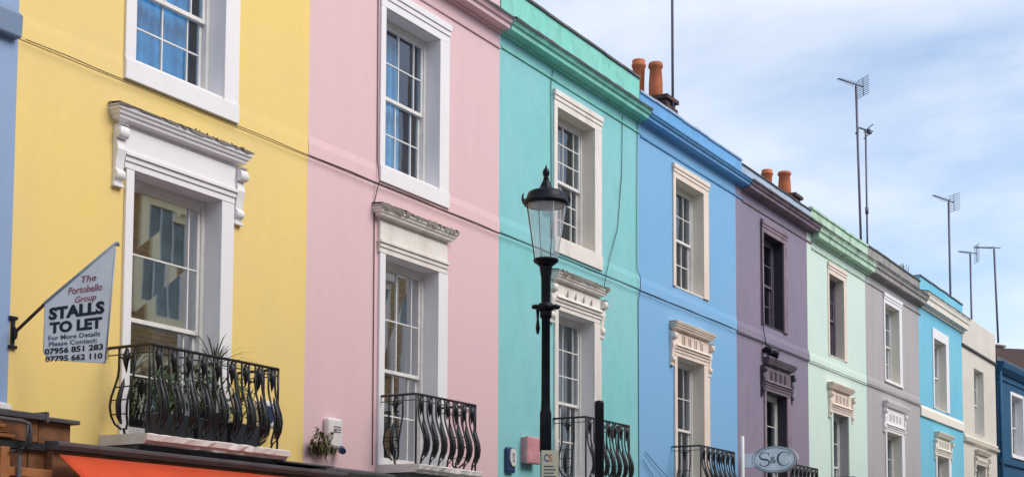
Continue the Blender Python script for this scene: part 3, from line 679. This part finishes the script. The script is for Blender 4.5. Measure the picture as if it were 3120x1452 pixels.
aerial(54.3, 1.5, 9.0, 13.9, 'shortest tv aerial with small grid above the cream house', (-.5, .8, .1, .45, 5, .45, True, .32), r=.036)
aerial(55.6, .8, 9.4, 14.17, 'slightly leaning tv aerial with long level boom at the end of the row', (-.62, .75, -.02, .8, 10, .36, False, .2), r=.04, x1=55.1)

# ------------------------------------------------------------------ opposite terrace (seen in the window panes)
def opp(x0, x1, wall, trim, label, top=11.2, y=-13.6, n=2):
    h = thing('terraced_house', ((x0+x1)/2, y, 0), label, 'house')
    m = MB(); m.box(x0, x1, y-8, y, 0, top); m.build('wall', wall, h)
    m = MB(); m.prism([(y, top-.4), (y+.1, top-.4), (y+.35, top-.2), (y+.35, top-.1), (y, top)], 'x', x0, x1); m.box(x0, x1, y, y+.03, 3.2, 3.45); m.build('cornice', trim, h)
    for k in range(n):
        xc = x0+(x1-x0)*(k+.5)/n
        for z0, z1 in ((.6, 2.8), (4.1, 6.5), (8.1, 10.4)):
            m = MB(); a, b = xc-.46, xc+.46
            m.box(a-.26, a, y, y+.10, z0-.2, z1+.2); m.box(b, b+.26, y, y+.10, z0-.2, z1+.2); m.box(a, b, y, y+.1, z0-.2, z0); m.box(a, b, y, y+.1, z1, z1+.2)
            m.box(a-.35, b+.35, y, y+.28, z1+.2, z1+.42); m.box(a-.3, b+.3, y, y+.18, z0-.35, z0-.2)
            w_ = m.build('window', trim, h)
            m = MB()
            m.box(a, a+.07, y+.01, y+.05, z0, z1); m.box(b-.07, b, y+.01, y+.05, z0, z1); m.box(a, b, y+.012, y+.055, (z0+z1)/2-.04, (z0+z1)/2+.04)
            m.box(xc-.015, xc+.015, y+.01, y+.045, z0, z1); m.build('sash', 'white', w_)
            MB().add([(a, y+.008, z0), (b, y+.008, z0), (b, y+.008, z1), (a, y+.008, z1)], [(3, 2, 1, 0)]).build('pane', 'glass_o', w_)
ox = -13.5; cols = [('brick_y', 'cream_o', 'yellow stock brick house with cream window surrounds'), ('brick_y', 'white', 'stock brick house with white window surrounds'), ('cream', 'white', 'cream rendered house with white windows'), ('brick_y', 'cream_w', 'brick house with weathered cream window surrounds')]
ordn = ['first', 'second', 'third', 'fourth', 'fifth', 'sixth', 'seventh', 'eighth', 'ninth', 'tenth', 'eleventh', 'twelfth', 'thirteenth', 'fourteenth', 'fifteenth', 'sixteenth', 'seventeenth', 'eighteenth', 'nineteenth', 'twentieth', 'twenty-first', 'twenty-second', 'twenty-third', 'twenty-fourth']
for i in range(22):
    wl_, tr_, lb = cols[(i*3+i//3) % 4]
    opp(ox+i*6.2, ox+(i+1)*6.2, wl_, tr_, lb+', '+ordn[i]+' on the opposite side of the street', top=12.3+.2*((i*7) % 3))

# ------------------------------------------------------------------ street lamp
LX, LY = 13.18, -3.3
t = thing('street_lamp', (LX, LY, 0), 'black Victorian lantern street lamp with clear glass in front of the turquoise house', 'street lamp')
MB().lathe([(.16, 0), (.16, .35), (.13, .40), (.12, .9), (.085, 1.0), (.06, 1.15), (.054, 3.0), (.062, 3.02), (.062, 3.42), (.051, 3.46), (.047, 3.6), (.045, 4.42), (.062, 4.44), (.062, 4.50), (.045, 4.54), (.050, 4.62), (.052, 4.86), (.068, 4.96), (.07, 4.99)], LX, LY, 20).build('post', 'lamp_black', t)
m = MB(); m.lathe([(.05, 4.50), (.085, 4.515), (.09, 4.545), (.08, 4.58), (.05, 4.60)], LX, LY, 16)
ax = Vector((r2.x, r2.y, 0)).normalized()
for s in (-1, 1):
    c = Vector((LX, LY, 4.55))+ax*s*.10; m.tube([Vector((LX, LY, 4.55)), c], .022, 8); m.tube([c-Vector((0, 0, .02)), c+Vector((0, 0, .02))], [.036, .036], 10)
    m.tube([c, c+ax*s*.05], [.03, .018], 8)
c = Vector((LX, LY, 4.42))-ax*.085; m.tube([c+Vector((0, 0, .10)), c, c-Vector((0, 0, .1)), c-Vector((0, 0, .16))], [.02, .012, .024, .012], 8)
m.build('ladder_collar', 'lamp_black', t)
m = MB(); m.lathe([(.07, 4.985), (.10, 5.010), (.128, 5.03), (.136, 5.05), (.132, 5.062), (.05, 5.06)], LX, LY, 28); m.build('glass_ring', 'lamp_black', t)
m = MB(); n = 8
for k in range(n):          # lantern glazing, tapering down
    a0, a1 = 2*math.pi*k/n, 2*math.pi*(k+1)/n
    for q in range(6):
        b0, b1 = a0+(a1-a0)*q/6, a0+(a1-a0)*(q+1)/6
        m.add([(LX+.126*math.cos(b0), LY+.126*math.sin(b0), 5.06), (LX+.126*math.cos(b1), LY+.126*math.sin(b1), 5.06), (LX+.218*math.cos(b1), LY+.218*math.sin(b1), 5.665), (LX+.218*math.cos(b0), LY+.218*math.sin(b0), 5.665)], [(0, 1, 2, 3)], True)
m.build('lantern_glass', 'lamp_glass', t)
for k in range(4):
    a0 = math.pi/2*k+AL+R(20); MB().tube([(LX+.128*math.cos(a0), LY+.128*math.sin(a0), 5.05), (LX+.220*math.cos(a0), LY+.220*math.sin(a0), 5.66)], .0055, 6).build('lantern_rib', 'lamp_black' if k % 2 else 'sign_frame', t)
m = MB(); m.lathe([(.205, 5.64), (.236, 5.645), (.243, 5.665), (.240, 5.695), (.218, 5.70), (.210, 5.72), (.203, 5.75), (.190, 5.778), (.165, 5.792), (.12, 5.80), (.086, 5.806), (.080, 5.82), (.070, 5.835), (.058, 5.865), (.046, 5.89), (.034, 5.915), (.026, 5.925)], LX, LY, 40)
m.build('lamp_hood', 'lamp_black', t)
m = MB(); m.lathe([(.024, 5.92), (.034, 5.932), (.022, 5.948), (.036, 5.975), (.039, 6.0), (.030, 6.03), (.013, 6.05), (.005, 6.08), (.001, 6.09)], LX, LY, 16)
for s in (-1, 1):
    c = Vector((LX, LY, 5.68))+ax*s*.238; m.tube([c-Vector((0, 0, .02)), c+ax*s*.012+Vector((0, 0, .03)), c+ax*s*.010+Vector((0, 0, .075)), c-ax*s*.004+Vector((0, 0, .10))], [.012, .013, .009, .002], 6)
m.build('finial', 'lamp_black', t)
MB().lathe([(.08, 5.62), (.15, 5.63), (.19, 5.645), (.02, 5.646)], LX, LY, 24).build('lamp_reflector', 'alu_l', t)
MB().lathe([(.02, 5.62), (.04, 5.60), (.045, 5.57), (.03, 5.53), (.01, 5.52)], LX, LY, 14).build('bulb', 'lamp_glass', t)
# notice on the lamp post
nx = Vector((math.cos(AL), math.sin(AL), 0)); O = Vector((LX, LY, 0))-nx*.075+ax*.045
t = thing('parking_notice', O+Vector((0, 0, 2.74)), 'small pale yellow notice strapped to the lamp post', 'sign')
def PN(u, v, w_=0): return O+ax*u+Vector((0, 0, v))-nx*w_
def plate(m, P, u0, u1, v0, v1, w0, w1):
    m.add([P(u0, v0, w0), P(u1, v0, w0), P(u1, v1, w0), P(u0, v1, w0), P(u0, v0, w1), P(u1, v0, w1), P(u1, v1, w1), P(u0, v1, w1)], [(0, 3, 2, 1), (4, 5, 6, 7), (0, 1, 5, 4), (1, 2, 6, 5), (2, 3, 7, 6), (3, 0, 4, 7)]); return m
plate(MB(), PN, -.09, .09, 2.70, 3.02, 0, .006).build('board', 'paper', t)
text('C', lambda u, v: PN(-.065+.05*u, 2.90+.08*v, .009), 'logo_b', t, .02)
text('S', lambda u, v: PN(-.015+.04*u, 2.90+.08*v, .009), 'logo_o', t, .01)
m = MB()
for k in range(4): plate(m, PN, -.065, .06-.02*(k % 2), 2.74+.035*k, 2.752+.035*k, .006, .008)
m.build('small_print', 'ink_g', t)
# black post
MB().lathe([(.052, -.0), (.052, 3.60), (.048, 3.625), (.02, 3.635)], 14.03, -3.5, 18).build('bollard_post', 'lamp_black')
o = bpy.data.objects['bollard_post']; o.name = 'sign_post'; tag(o, 'plain black round post with a cut-off top in front of the turquoise house balcony', 'post')

# ------------------------------------------------------------------ STALLS TO LET flag sign
SX = 8.985
t = thing('hanging_sign', (SX, 0, 3.9), 'white flag shaped STALLS TO LET board hanging from a slanted pole on the yellow house', 'sign')
def PS(y, z, w_=0): return (SX-w_, y, z)
def onS(px, py):          # metres on the plane of the sign, from the two measured corner pairs
    return px, py
MB().tube([(SX, -.02, 3.905), (SX, -.44, 4.155)], .016, 8).build('pole', 'rust', t)
MB().tube([(SX, -.43, 4.15), (SX, -1.32, 4.605)], .019, 8).tube([(SX, -1.318, 4.604), (SX, -1.34, 4.60), (SX, -1.335, 4.57)], .012, 6).build('pole_sleeve', 'sign_frame', t)
MB().box(SX-.02, SX+.02, -.02, 0, 3.78, 4.06).box(SX-.045, SX+.045, -.03, 0, 4.04, 4.07).box(SX-.045, SX+.045, -.03, 0, 3.77, 3.80).tube([(SX, -.01, 3.84), (SX, -.05, 3.87), (SX, -.06, 3.93), (SX, -.02, 3.98)], .018, 6).build('wall_bracket', 'iron', t, bevel=.004)
pts = [(-.44, 4.13), (-.44, 3.70), (-.475, 3.665), (-.49, 3.63), (-1.21, 3.545), (-1.225, 3.57), (-1.315, 4.55), (-1.30, 4.58)]
vs = [PS(y, z, 0) for y, z in pts]+[PS(y, z, .012) for y, z in pts]; n = len(pts)
MB().add(vs, [tuple(range(n)), tuple(range(2*n-1, n-1, -1))]+[(i, n+i, n+(i+1) % n, (i+1) % n) for i in range(n)]).build('board', 'sign_w', t)
def edge(m, pp, w_):
    for i in range(len(pp)-1):
        m.tube([PS(*pp[i], .012), PS(*pp[i+1], .012)], w_, 4)
m = MB(); edge(m, pts[4:7], .008); edge(m, pts[0:5], .004); m.build('board_edge', 'sign_frame', t)
# text rows given by their four measured corners (y_left, y_right, z_base_left, z_base_right, cap height)
def row(st, yl, yr, zl, zr, ch, mat, bold=0, shear=0):
    text(st, lambda u, v: PS(yl+(yr-yl)*u, zl+(zr-zl)*u+ch*v, .0165), mat, t, bold, shear=shear)
TEXTROWS = [('The', -.90, -1.09, 4.285, 4.29, .060, 'ink_r', .012, .2), ('Portobello', -.74, -1.165, 4.195, 4.195, .065, 'ink_r', .012, .2), ('Group', -.83, -1.095, 4.095, 4.10, .075, 'ink_r', .012, .2),
 ('STALLS', -.50, -1.20, 3.985, 3.985, .115, 'ink', .05, 0), ('TO LET', -.515, -1.175, 3.860, 3.855, .105, 'ink', .05, 0),
 ('For More Details', -.50, -1.155, 3.80, 3.79, .042, 'ink_g', .02, 0), ('Please Contact:', -.51, -1.12, 3.745, 3.735, .042, 'ink_g', .02, 0),
 ('07956 851 283', -.46, -1.195, 3.675, 3.665, .055, 'ink', .03, 0), ('07795 662 110', -.47, -1.19, 3.605, 3.585, .055, 'ink', .03, 0)]
for r_ in TEXTROWS: row(*r_)

# ------------------------------------------------------------------ S&C oval sign
OX = 27.18
t = thing('hanging_sign', (OX, 0, 4.08), 'oval pale blue S&C sign projecting from the purple house', 'sign')
def PO(y, z, w_=0): return (OX-w_, y, z)
def disc(ry, rz, w0, w1, cy=-.70, cz=4.085, n=48, inner=None):
    m = MB(); o_ = [(cy-ry*math.cos(2*math.pi*k/n), cz+rz*math.sin(2*math.pi*k/n)) for k in range(n)]
    if inner is None:
        m.add([PO(y, z, w0) for y, z in o_]+[PO(y, z, w1) for y, z in o_], [tuple(range(n)), tuple(range(2*n-1, n-1, -1))]+[(i, n+i, n+(i+1) % n, (i+1) % n) for i in range(n)])
    else:
        i_ = [(cy-(ry-inner)*math.cos(2*math.pi*k/n), cz+(rz-inner*.8)*math.sin(2*math.pi*k/n)) for k in range(n)]
        m.add([PO(y, z, w0) for y, z in o_]+[PO(y, z, w1) for y, z in o_]+[PO(y, z, w1) for y, z in i_]+[PO(y, z, w0) for y, z in i_], [(a*n+i, a*n+(i+1) % n, ((a+1) % 4)*n+(i+1) % n, ((a+1) % 4)*n+i) for a in range(4) for i in range(n)])
    return m
disc(.475, .27, -.05, .0).build('board', 'plastic', t); disc(.455, .255, .001, .012).build('face', 'oval', t)
disc(.475, .27, .0, .02, inner=.012).build('rim', 'oval_rim', t); disc(.425, .235, .012, .020, inner=.012).build('inner_rim', 'oval_rim', t)
MB().box(OX-.02, OX+.02, -.30, 0, 3.95, 4.22).build('mounting_panel', 'oval', t)
def stroke(pp, w_, mat, nm='lettering'):
    m = MB()
    for i in range(len(pp)-1):
        (y0, z0, a), (y1, z1, b) = pp[i], pp[i+1]; d = Vector((y1-y0, z1-z0)).normalized(); nn = Vector((-d.y, d.x))
        m.add([PO(y0-nn.x*a, z0-nn.y*a, .017), PO(y1-nn.x*b, z1-nn.y*b, .017), PO(y1+nn.x*b, z1+nn.y*b, .017), PO(y0+nn.x*a, z0+nn.y*a, .017)], [(0, 1, 2, 3)])
    return m
def letter(kind, cy, cz, w_, hh):
    pp = []
    if kind == 'S':
        for k in range(33):
            u = k/32; th = math.pi*(.15+1.35*u/.5) if u < .5 else 0
            if u <= .5: a = R(25)+u/.5*R(245); pp.append((math.cos(a), 1+math.sin(a)*1.0))
            else: a = R(90)-(u-.5)/.5*R(245); pp.append((math.cos(a), -1+math.sin(a)*1.0))
        pp = [(cy-x*w_/2, cz+z*hh/4, .006+.014*max(0, 1-abs(abs(i/32-.5)*1)*2.4)) for i, (x, z) in enumerate(pp)]
    else:
        for k in range(29):
            a = R(38)+k/28*R(284); pp.append((cy-math.cos(a)*w_/2, cz+math.sin(a)*hh/2, .005+.016*max(0, -math.cos(a))))
    m = stroke(pp, 0, None)
    ys, zs_ = pp[0][0], pp[0][1]; m.add([PO(ys+.006, zs_-.03, .018), PO(ys-.006, zs_-.03, .018), PO(ys-.006, zs_+.04, .018), PO(ys+.006, zs_+.04, .018)], [(0, 1, 2, 3)])
    if kind == 'S': ys, zs_ = pp[-1][0], pp[-1][1]; m.add([PO(ys+.006, zs_-.04, .018), PO(ys-.006, zs_-.04, .018), PO(ys-.006, zs_+.03, .018), PO(ys+.006, zs_+.03, .018)], [(0, 1, 2, 3)])
    return m
letter('S', -.49, 4.09, .20, .27).build('lettering', 'ink_g', t); letter('C', -.90, 4.09, .27, .27).build('lettering', 'ink_g', t)
text('&', lambda u, v: PO(-.605-.13*u, 4.01+.13*v, .017), 'ink_g', t, .0)
# white pipe by the sign
t = tag(MB().lathe([(.032, 0), (.032, 4.27), (.024, 4.28)], 24.43, -1.1, 14).build('white_pole', 'sign_w'), 'slim white pole left of the oval sign', 'pole')

# ------------------------------------------------------------------ awning, timber canopy, pipes
t = thing('awning', (11, -.45, 2.78), 'orange fabric shop awning under the yellow house balcony', 'awning')
m = MB(); n = 24; vs = []
for i in range(n+1):
    x = 8.97+(12.92-8.97)*i/n; sg = .012*math.sin(i*1.9)+.008*math.sin(i*.7)
    for k in range(5):
        f = k/4; vs.append((x, -.68-1.26*f, 2.765-.84*f-.03*math.sin(math.pi*f)+sg*f))
    vs.append((x, -1.945, 1.925-.20+sg))
m.add(vs, [(i*6+k, i*6+k+1, (i+1)*6+k+1, (i+1)*6+k) for i in range(n) for k in range(5)], True); o = m.build('canopy', 'awning', t)
sol = o.modifiers.new('s', 'SOLIDIFY'); sol.thickness = .006
MB().tube([(8.97, -1.94, 1.91), (12.92, -1.94, 1.91)], .022, 8).tube([(9.06, -.45, 2.3), (9.06, -1.94, 1.91)], .015, 6).tube([(12.9, -.45, 2.3), (12.9, -1.94, 1.91)], .015, 6).build('awning_frame', 'rust', t)
t = thing('timber_canopy', (8, -.5, 2.86), 'brown timber box canopy with dark lead top at lower left', 'canopy')
m = MB(); m.box(6.2, 8.885, -.5, -.02, 2.87, 3.07); m.box(8.90, 9.27, -.49, -.02, 2.865, 3.065); m.build('box_panel', 'wood', t, bevel=.006)
m = MB(); m.prism([(-.02, 3.07), (-.55, 3.07), (-.555, 3.125), (-.02, 3.19)], 'x', 6.2, 8.93); m.prism([(-.02, 3.067), (-.55, 3.067), (-.555, 3.105), (-.02, 3.165)], 'x', 8.945, 9.33); m.box(8.925, 8.955, -.565, -.02, 3.05, 3.15); m.build('canopy_top', 'lead', t, bevel=.008)
m = MB()
for k in range(4): m.box(6.2, 8.60-.05*k, -.545+.004*k, -.50, 2.885+.04*k, 2.918+.04*k)
m.build('cladding', 'wood_l', t, bevel=.005)
m = MB()
for k in range(14): m.box(6.2+.2*k, 6.39+.2*k, -.48, -.30, 0, 2.86)
m.build('board_wall', 'wood', t, bevel=.006)
m = MB(); m.box(9.04, 9.13, -.56, -.46, 0, 2.80); m.box(8.42, 8.52, -.58, -.5, 0, 2.8); m.box(6.2, 9.13, -.575, -.5, 2.55, 2.63); m.build('post', 'wood_l', t, bevel=.008)
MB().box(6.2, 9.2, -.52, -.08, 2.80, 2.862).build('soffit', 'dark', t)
t = tag(MB().tube([(6.2, -.62, 3.045), (8.60, -.62, 3.03), (8.68, -.62, 3.01), (8.70, -.62, 2.95), (8.70, -.62, 2.83), (8.62, -.60, 2.80), (8.60, -.6, 2.72), (8.6, -.6, 0)], .019, 8).tube([(8.66, -.62, 3.03), (8.66, -.62, 2.80), (8.5, -.6, 2.76)], .014, 6).build('pipe', 'lead'), 'grey bent service pipe fixed in front of the timber canopy', 'pipe')
t = tag(MB().box(12.1, 13.1, -.58, -.1, 2.935, 2.955).build('lead_sheet', 'lead', bevel=.004), 'loose lead sheet laid on the shop fascia right of the stone balcony', 'lead sheet')

# ------------------------------------------------------------------ alarm boxes, plaque, camera, lamp box
def bxo(name, x0, x1, y0, y1, z0, z1, mat, par=None, bev=.012): return MB().box(x0, x1, y0, y1, z0, z1).build(name, mat, par, bevel=bev)
t = thing('alarm_box', (13.8, 0, 3.3), 'white rounded alarm box on the pink wall beside a weed', 'alarm box')
bxo('case', 13.62, 13.91, -.09, 0, 3.24, 3.60, 'plastic', t, .03); m = MB()
for k in range(3): m.box(13.72, 13.86, -.094, -.088, 3.49-.03*k, 3.50-.03*k)
m.build('louvre', 'alu', t)
t = thing('security_camera', (13.92, -.1, 3.22), 'small dark security camera under the white alarm box', 'camera')
MB().tube([(13.86, -.02, 3.26), (13.86, -.10, 3.24)], .014, 6).build('bracket', 'plastic', t); MB().tube([(13.88, -.08, 3.235), (13.80, -.17, 3.20)], [.045, .04], 10).build('camera_body', 'plastic_b', t)
t = thing('alarm_box', (17.95, 0, 3.3), 'navy and white alarm box low on the turquoise wall', 'alarm box')
bxo('case', 17.86, 18.10, -.06, 0, 3.22, 3.60, 'plastic_b', t, .03)
m = MB(); n = 20; m.add([(18.0+.085*math.cos(2*math.pi*k/n), -.062, 3.45+.13*math.sin(2*math.pi*k/n)) for k in range(n)]+[(18.0+.085*math.cos(2*math.pi*k/n), -.082, 3.45+.13*math.sin(2*math.pi*k/n)) for k in range(n)], [tuple(range(n-1, -1, -1)), tuple(range(n, 2*n))]+[(i, (i+1) % n, n+(i+1) % n, n+i) for i in range(n)]); m.build('badge', 'plastic', t)
text('0', lambda u, v: (17.965+.07*u, -.0835, 3.37+.15*v), 'plastic_b', t)
t = thing('wall_plaque', (18.55, 0, 3.6), 'square red pink box mounted on the turquoise wall left of the lamp', 'plaque')
bxo('plaque_face', 18.34, 18.70, -.13, 0, 3.40, 3.78, 'plaque', t, .008); bxo('plaque_edge', 18.33, 18.71, -.12, -.08, 3.39, 3.79, 'plaque_s', t, .004)
t = thing('floodlight', (12.45, 0, 3.4), 'small white box light on the yellow wall at the right end of the balcony', 'light')
bxo('case', 12.34, 12.62, -.16, 0, 3.36, 3.66, 'plastic', t, .03); bxo('lens', 12.37, 12.50, -.18, -.155, 3.42, 3.60, 'plastic_b', t, .01)
t = thing('security_camera', (28.5, -.15, 6.45), 'pair of black dome lights on top of the purple window hood', 'camera')
MB().tube([(28.42, -.02, 6.50), (28.45, -.20, 6.50)], [.05, .09], 10).build('camera_body', 'lamp_black', t); MB().tube([(28.75, -.02, 6.49), (28.8, -.22, 6.44)], [.05, .1], 10).tube([(28.4, -.05, 6.52), (28.8, -.05, 6.52)], .03, 6).build('camera_body', 'lamp_black', t)

# cables
def sag(p, q, n, s): return [(p[0]+(q[0]-p[0])*i/n, p[1]+(q[1]-p[1])*i/n, p[2]+(q[2]-p[2])*i/n-s*math.sin(math.pi*i/n)) for i in range(n+1)]
C_ = [([(19.25, -.03, 9.62), (19.22, -.015, 9.4), (19.24, -.012, 8.0), (19.23, -.012, 6.95)], 'black cable running down the left of the turquoise upper window'),
      ([(21.74, -.02, 9.6), (21.72, -.015, 8.6), (21.55, -.02, 7.6), (21.2, -.04, 7.0), (21.05, -.05, 6.7), (20.98, -.05, 6.5)], 'loose black cable hanging to the right of the turquoise upper window'),
      ([(22.33, -.02, 9.66), (22.30, -.02, 8.0), (22.30, -.02, 7.05), (22.36, -.06, 6.9), (22.37, -.05, 6.7), (22.36, -.012, 6.5), (22.37, -.012, 3.2)], 'dark cable down the joint between the turquoise and blue houses'),
      ([(14.63, -.012, 9.6), (14.65, -.012, 7.0), (14.63, -.06, 6.72), (14.60, -.012, 6.45), (14.61, -.012, 5.0), (14.62, -.012, 3.1)], 'thin old wire down the left of the pink house windows'),
      ([(28.36, -.03, 9.3), (28.36, -.05, 6.95), (28.40, -.1, 6.55)], 'thick black cable beside the upper window of the purple house')]
for pts_, lb in C_: tag(MB().tube(pts_, .0065 if 'thick' not in lb else .011, 5).build('cable', 'rust' if 'thin' in lb else 'iron'), lb, 'cable', 'cables on the house fronts')
# long cable under the string course; yellow-house part only draws a dark groove line
pp = []
for i in range(int((41-9)/.5)+1):
    x = 9+.5*i; pp.append((x, -.055-.004*math.sin(i*1.3), 6.685+.006*math.sin(i*2.1)-(.02 if x > 26.9 and x < 36 else 0)))
tag(MB().tube(pp, [.0045 if q[0] < 13.2 else .0075 for q in pp], 5).build('cable', 'iron'), 'long black cable under the band of the houses, thinned to a dark groove line on the yellow one', 'cable', 'cables on the house fronts')
tag(MB().tube([(22.6, -.03, 3.9)]+sag((22.6, -.03, 3.9), (24.2, -.06, 3.3), 8, .05)[1:], .006, 4).tube(sag((22.5, -.03, 3.75), (24.0, -.04, 2.9), 8, .04), .006, 4).build('cable', 'iron'), 'two thin wires sagging across the lower blue wall', 'cable', 'cables on the house fronts')

# ------------------------------------------------------------------ plants
def leafcard(m, p, d, L_, w_, droop=.3):
    d = Vector(d).normalized(); s_ = d.cross(Vector((0, 0, 1)));
    if s_.length < .05: s_ = Vector((1, 0, 0))
    s_ = s_.normalized()*w_; p = Vector(p); n = 3; vs = []
    for k in range(n+1):
        f = k/n; q = p+d*L_*f-Vector((0, 0, droop*L_*f*f)); ww = (.35, 1, .8, .05)[k]; vs += [q-s_*ww, q+s_*ww]
    m.add(vs, [(2*k, 2*k+1, 2*k+3, 2*k+2) for k in range(n)], False)
rnd = random.Random(5)
def rdir(zb=0):
    while 1:
        v = Vector((rnd.uniform(-1, 1), rnd.uniform(-1, 1), rnd.uniform(-1, 1)+zb))
        if .2 < v.length < 1.4: return v.normalized()
t = thing('potted_palm', (11.35, -.33, 3.07), 'spiky grey green palm rising above the yellow house balcony rail', 'plant')
MB().lathe([(.12, 0), (.16, .3), (.17, .32), (.15, .32)], 11.35, -.33, 16, 3.07).build('pot', 'soil', t)
m = MB(); 
for k in range(48):
    a = rnd.uniform(0, 6.28); e = rnd.uniform(.25, 1.2); leafcard(m, (11.35, -.33, 3.88), (math.cos(a)*math.cos(e), math.sin(a)*math.cos(e)*.6, math.sin(e)*.8), rnd.uniform(.38, .78), .009, .4)
m.build('blades', 'leaf_o', t); MB().tube([(11.35, -.33, 3.3), (11.34, -.34, 3.6), (11.35, -.33, 3.9)], [.03, .025, .03], 6).build('stem', 'leaf_d', t)
for x, lb, n_, hh in ((10.75, 'leafy green shrub behind the left half of the yellow balcony bars', 260, .62), (11.25, 'dense green shrub in the middle of the yellow balcony', 300, .66), (11.78, 'thin olive green shrub behind the right half of the yellow balcony bars', 170, .6)):
    t = thing('potted_shrub', (x, -.3, 3.07), lb, 'plant', 'potted shrubs on the yellow balcony')
    MB().box(x-.22, x+.22, -.42, -.16, 3.07, 3.32).build('planter', 'soil', t, bevel=.012)
    m = MB(); 
    for k in range(7):
        q = (x+rnd.uniform(-.2, .2), -.29+rnd.uniform(-.1, .1), 3.3+rnd.uniform(.35, hh)); m.tube([(x, -.29, 3.3), ((x+q[0])/2+.02, -.3, (3.3+q[2])/2), q], .006, 4)
    m.build('stem', 'leaf_d', t); m = MB()
    for k in range(n_):
        v = rdir(); q = Vector((x, -.29, 3.3+hh*.48))+Vector((v.x*.24, v.y*.15, v.z*hh*.5))*rnd.uniform(.4, 1.1); leafcard(m, q, rdir(.3), rnd.uniform(.05, .10), .014, .4)
    m.build('leaves', 'leaf', t)
t = thing('weed', (13.3, 0, 3.2), 'straggly weed growing from the wall at the yellow and pink joint', 'plant')
m = MB(); ml = MB()
for k in range(9):
    a = (13.35+rnd.uniform(0, .35), -.01, 3.17+rnd.uniform(-.02, .06)); b_ = (a[0]+rnd.uniform(-.25, .25), -rnd.uniform(.08, .22), a[2]+rnd.uniform(-.05, .28)); m.tube([a, ((a[0]+b_[0])/2, b_[1]*.7, (a[2]+b_[2])/2+.05), b_], .005, 4)
    for j in range(20):
        f = rnd.random(); q = Vector(a).lerp(Vector(b_), f)+rdir()*.03; leafcard(ml, q, rdir(-.4), rnd.uniform(.05, .10), .013, .6)
m.build('stem', 'leaf_d', t); ml.build('leaves', 'leaf_d', t)
for x, y, z, lb, n_ in ((39.7, .05, 10.33, 'small twiggy weed growing on the grey house parapet', 16), (11.6, -.12, 6.40, 'thin dry moss tufts on top of the yellow house window hood', 30)):
    m = MB()
    for k in range(n_):
        xx = x+rnd.uniform(-.45, .45)*(1 if n_ < 20 else 1.2); leafcard(m, (xx, y+rnd.uniform(-.05, .05), z), (rnd.uniform(-.4, .4), rnd.uniform(-.2, .2), 1), rnd.uniform(.08, .34)*(1 if n_ < 20 else .15), .01 if n_ < 20 else .012, .1)
    tag(m.build('weed', 'leaf_d'), lb, 'plant')
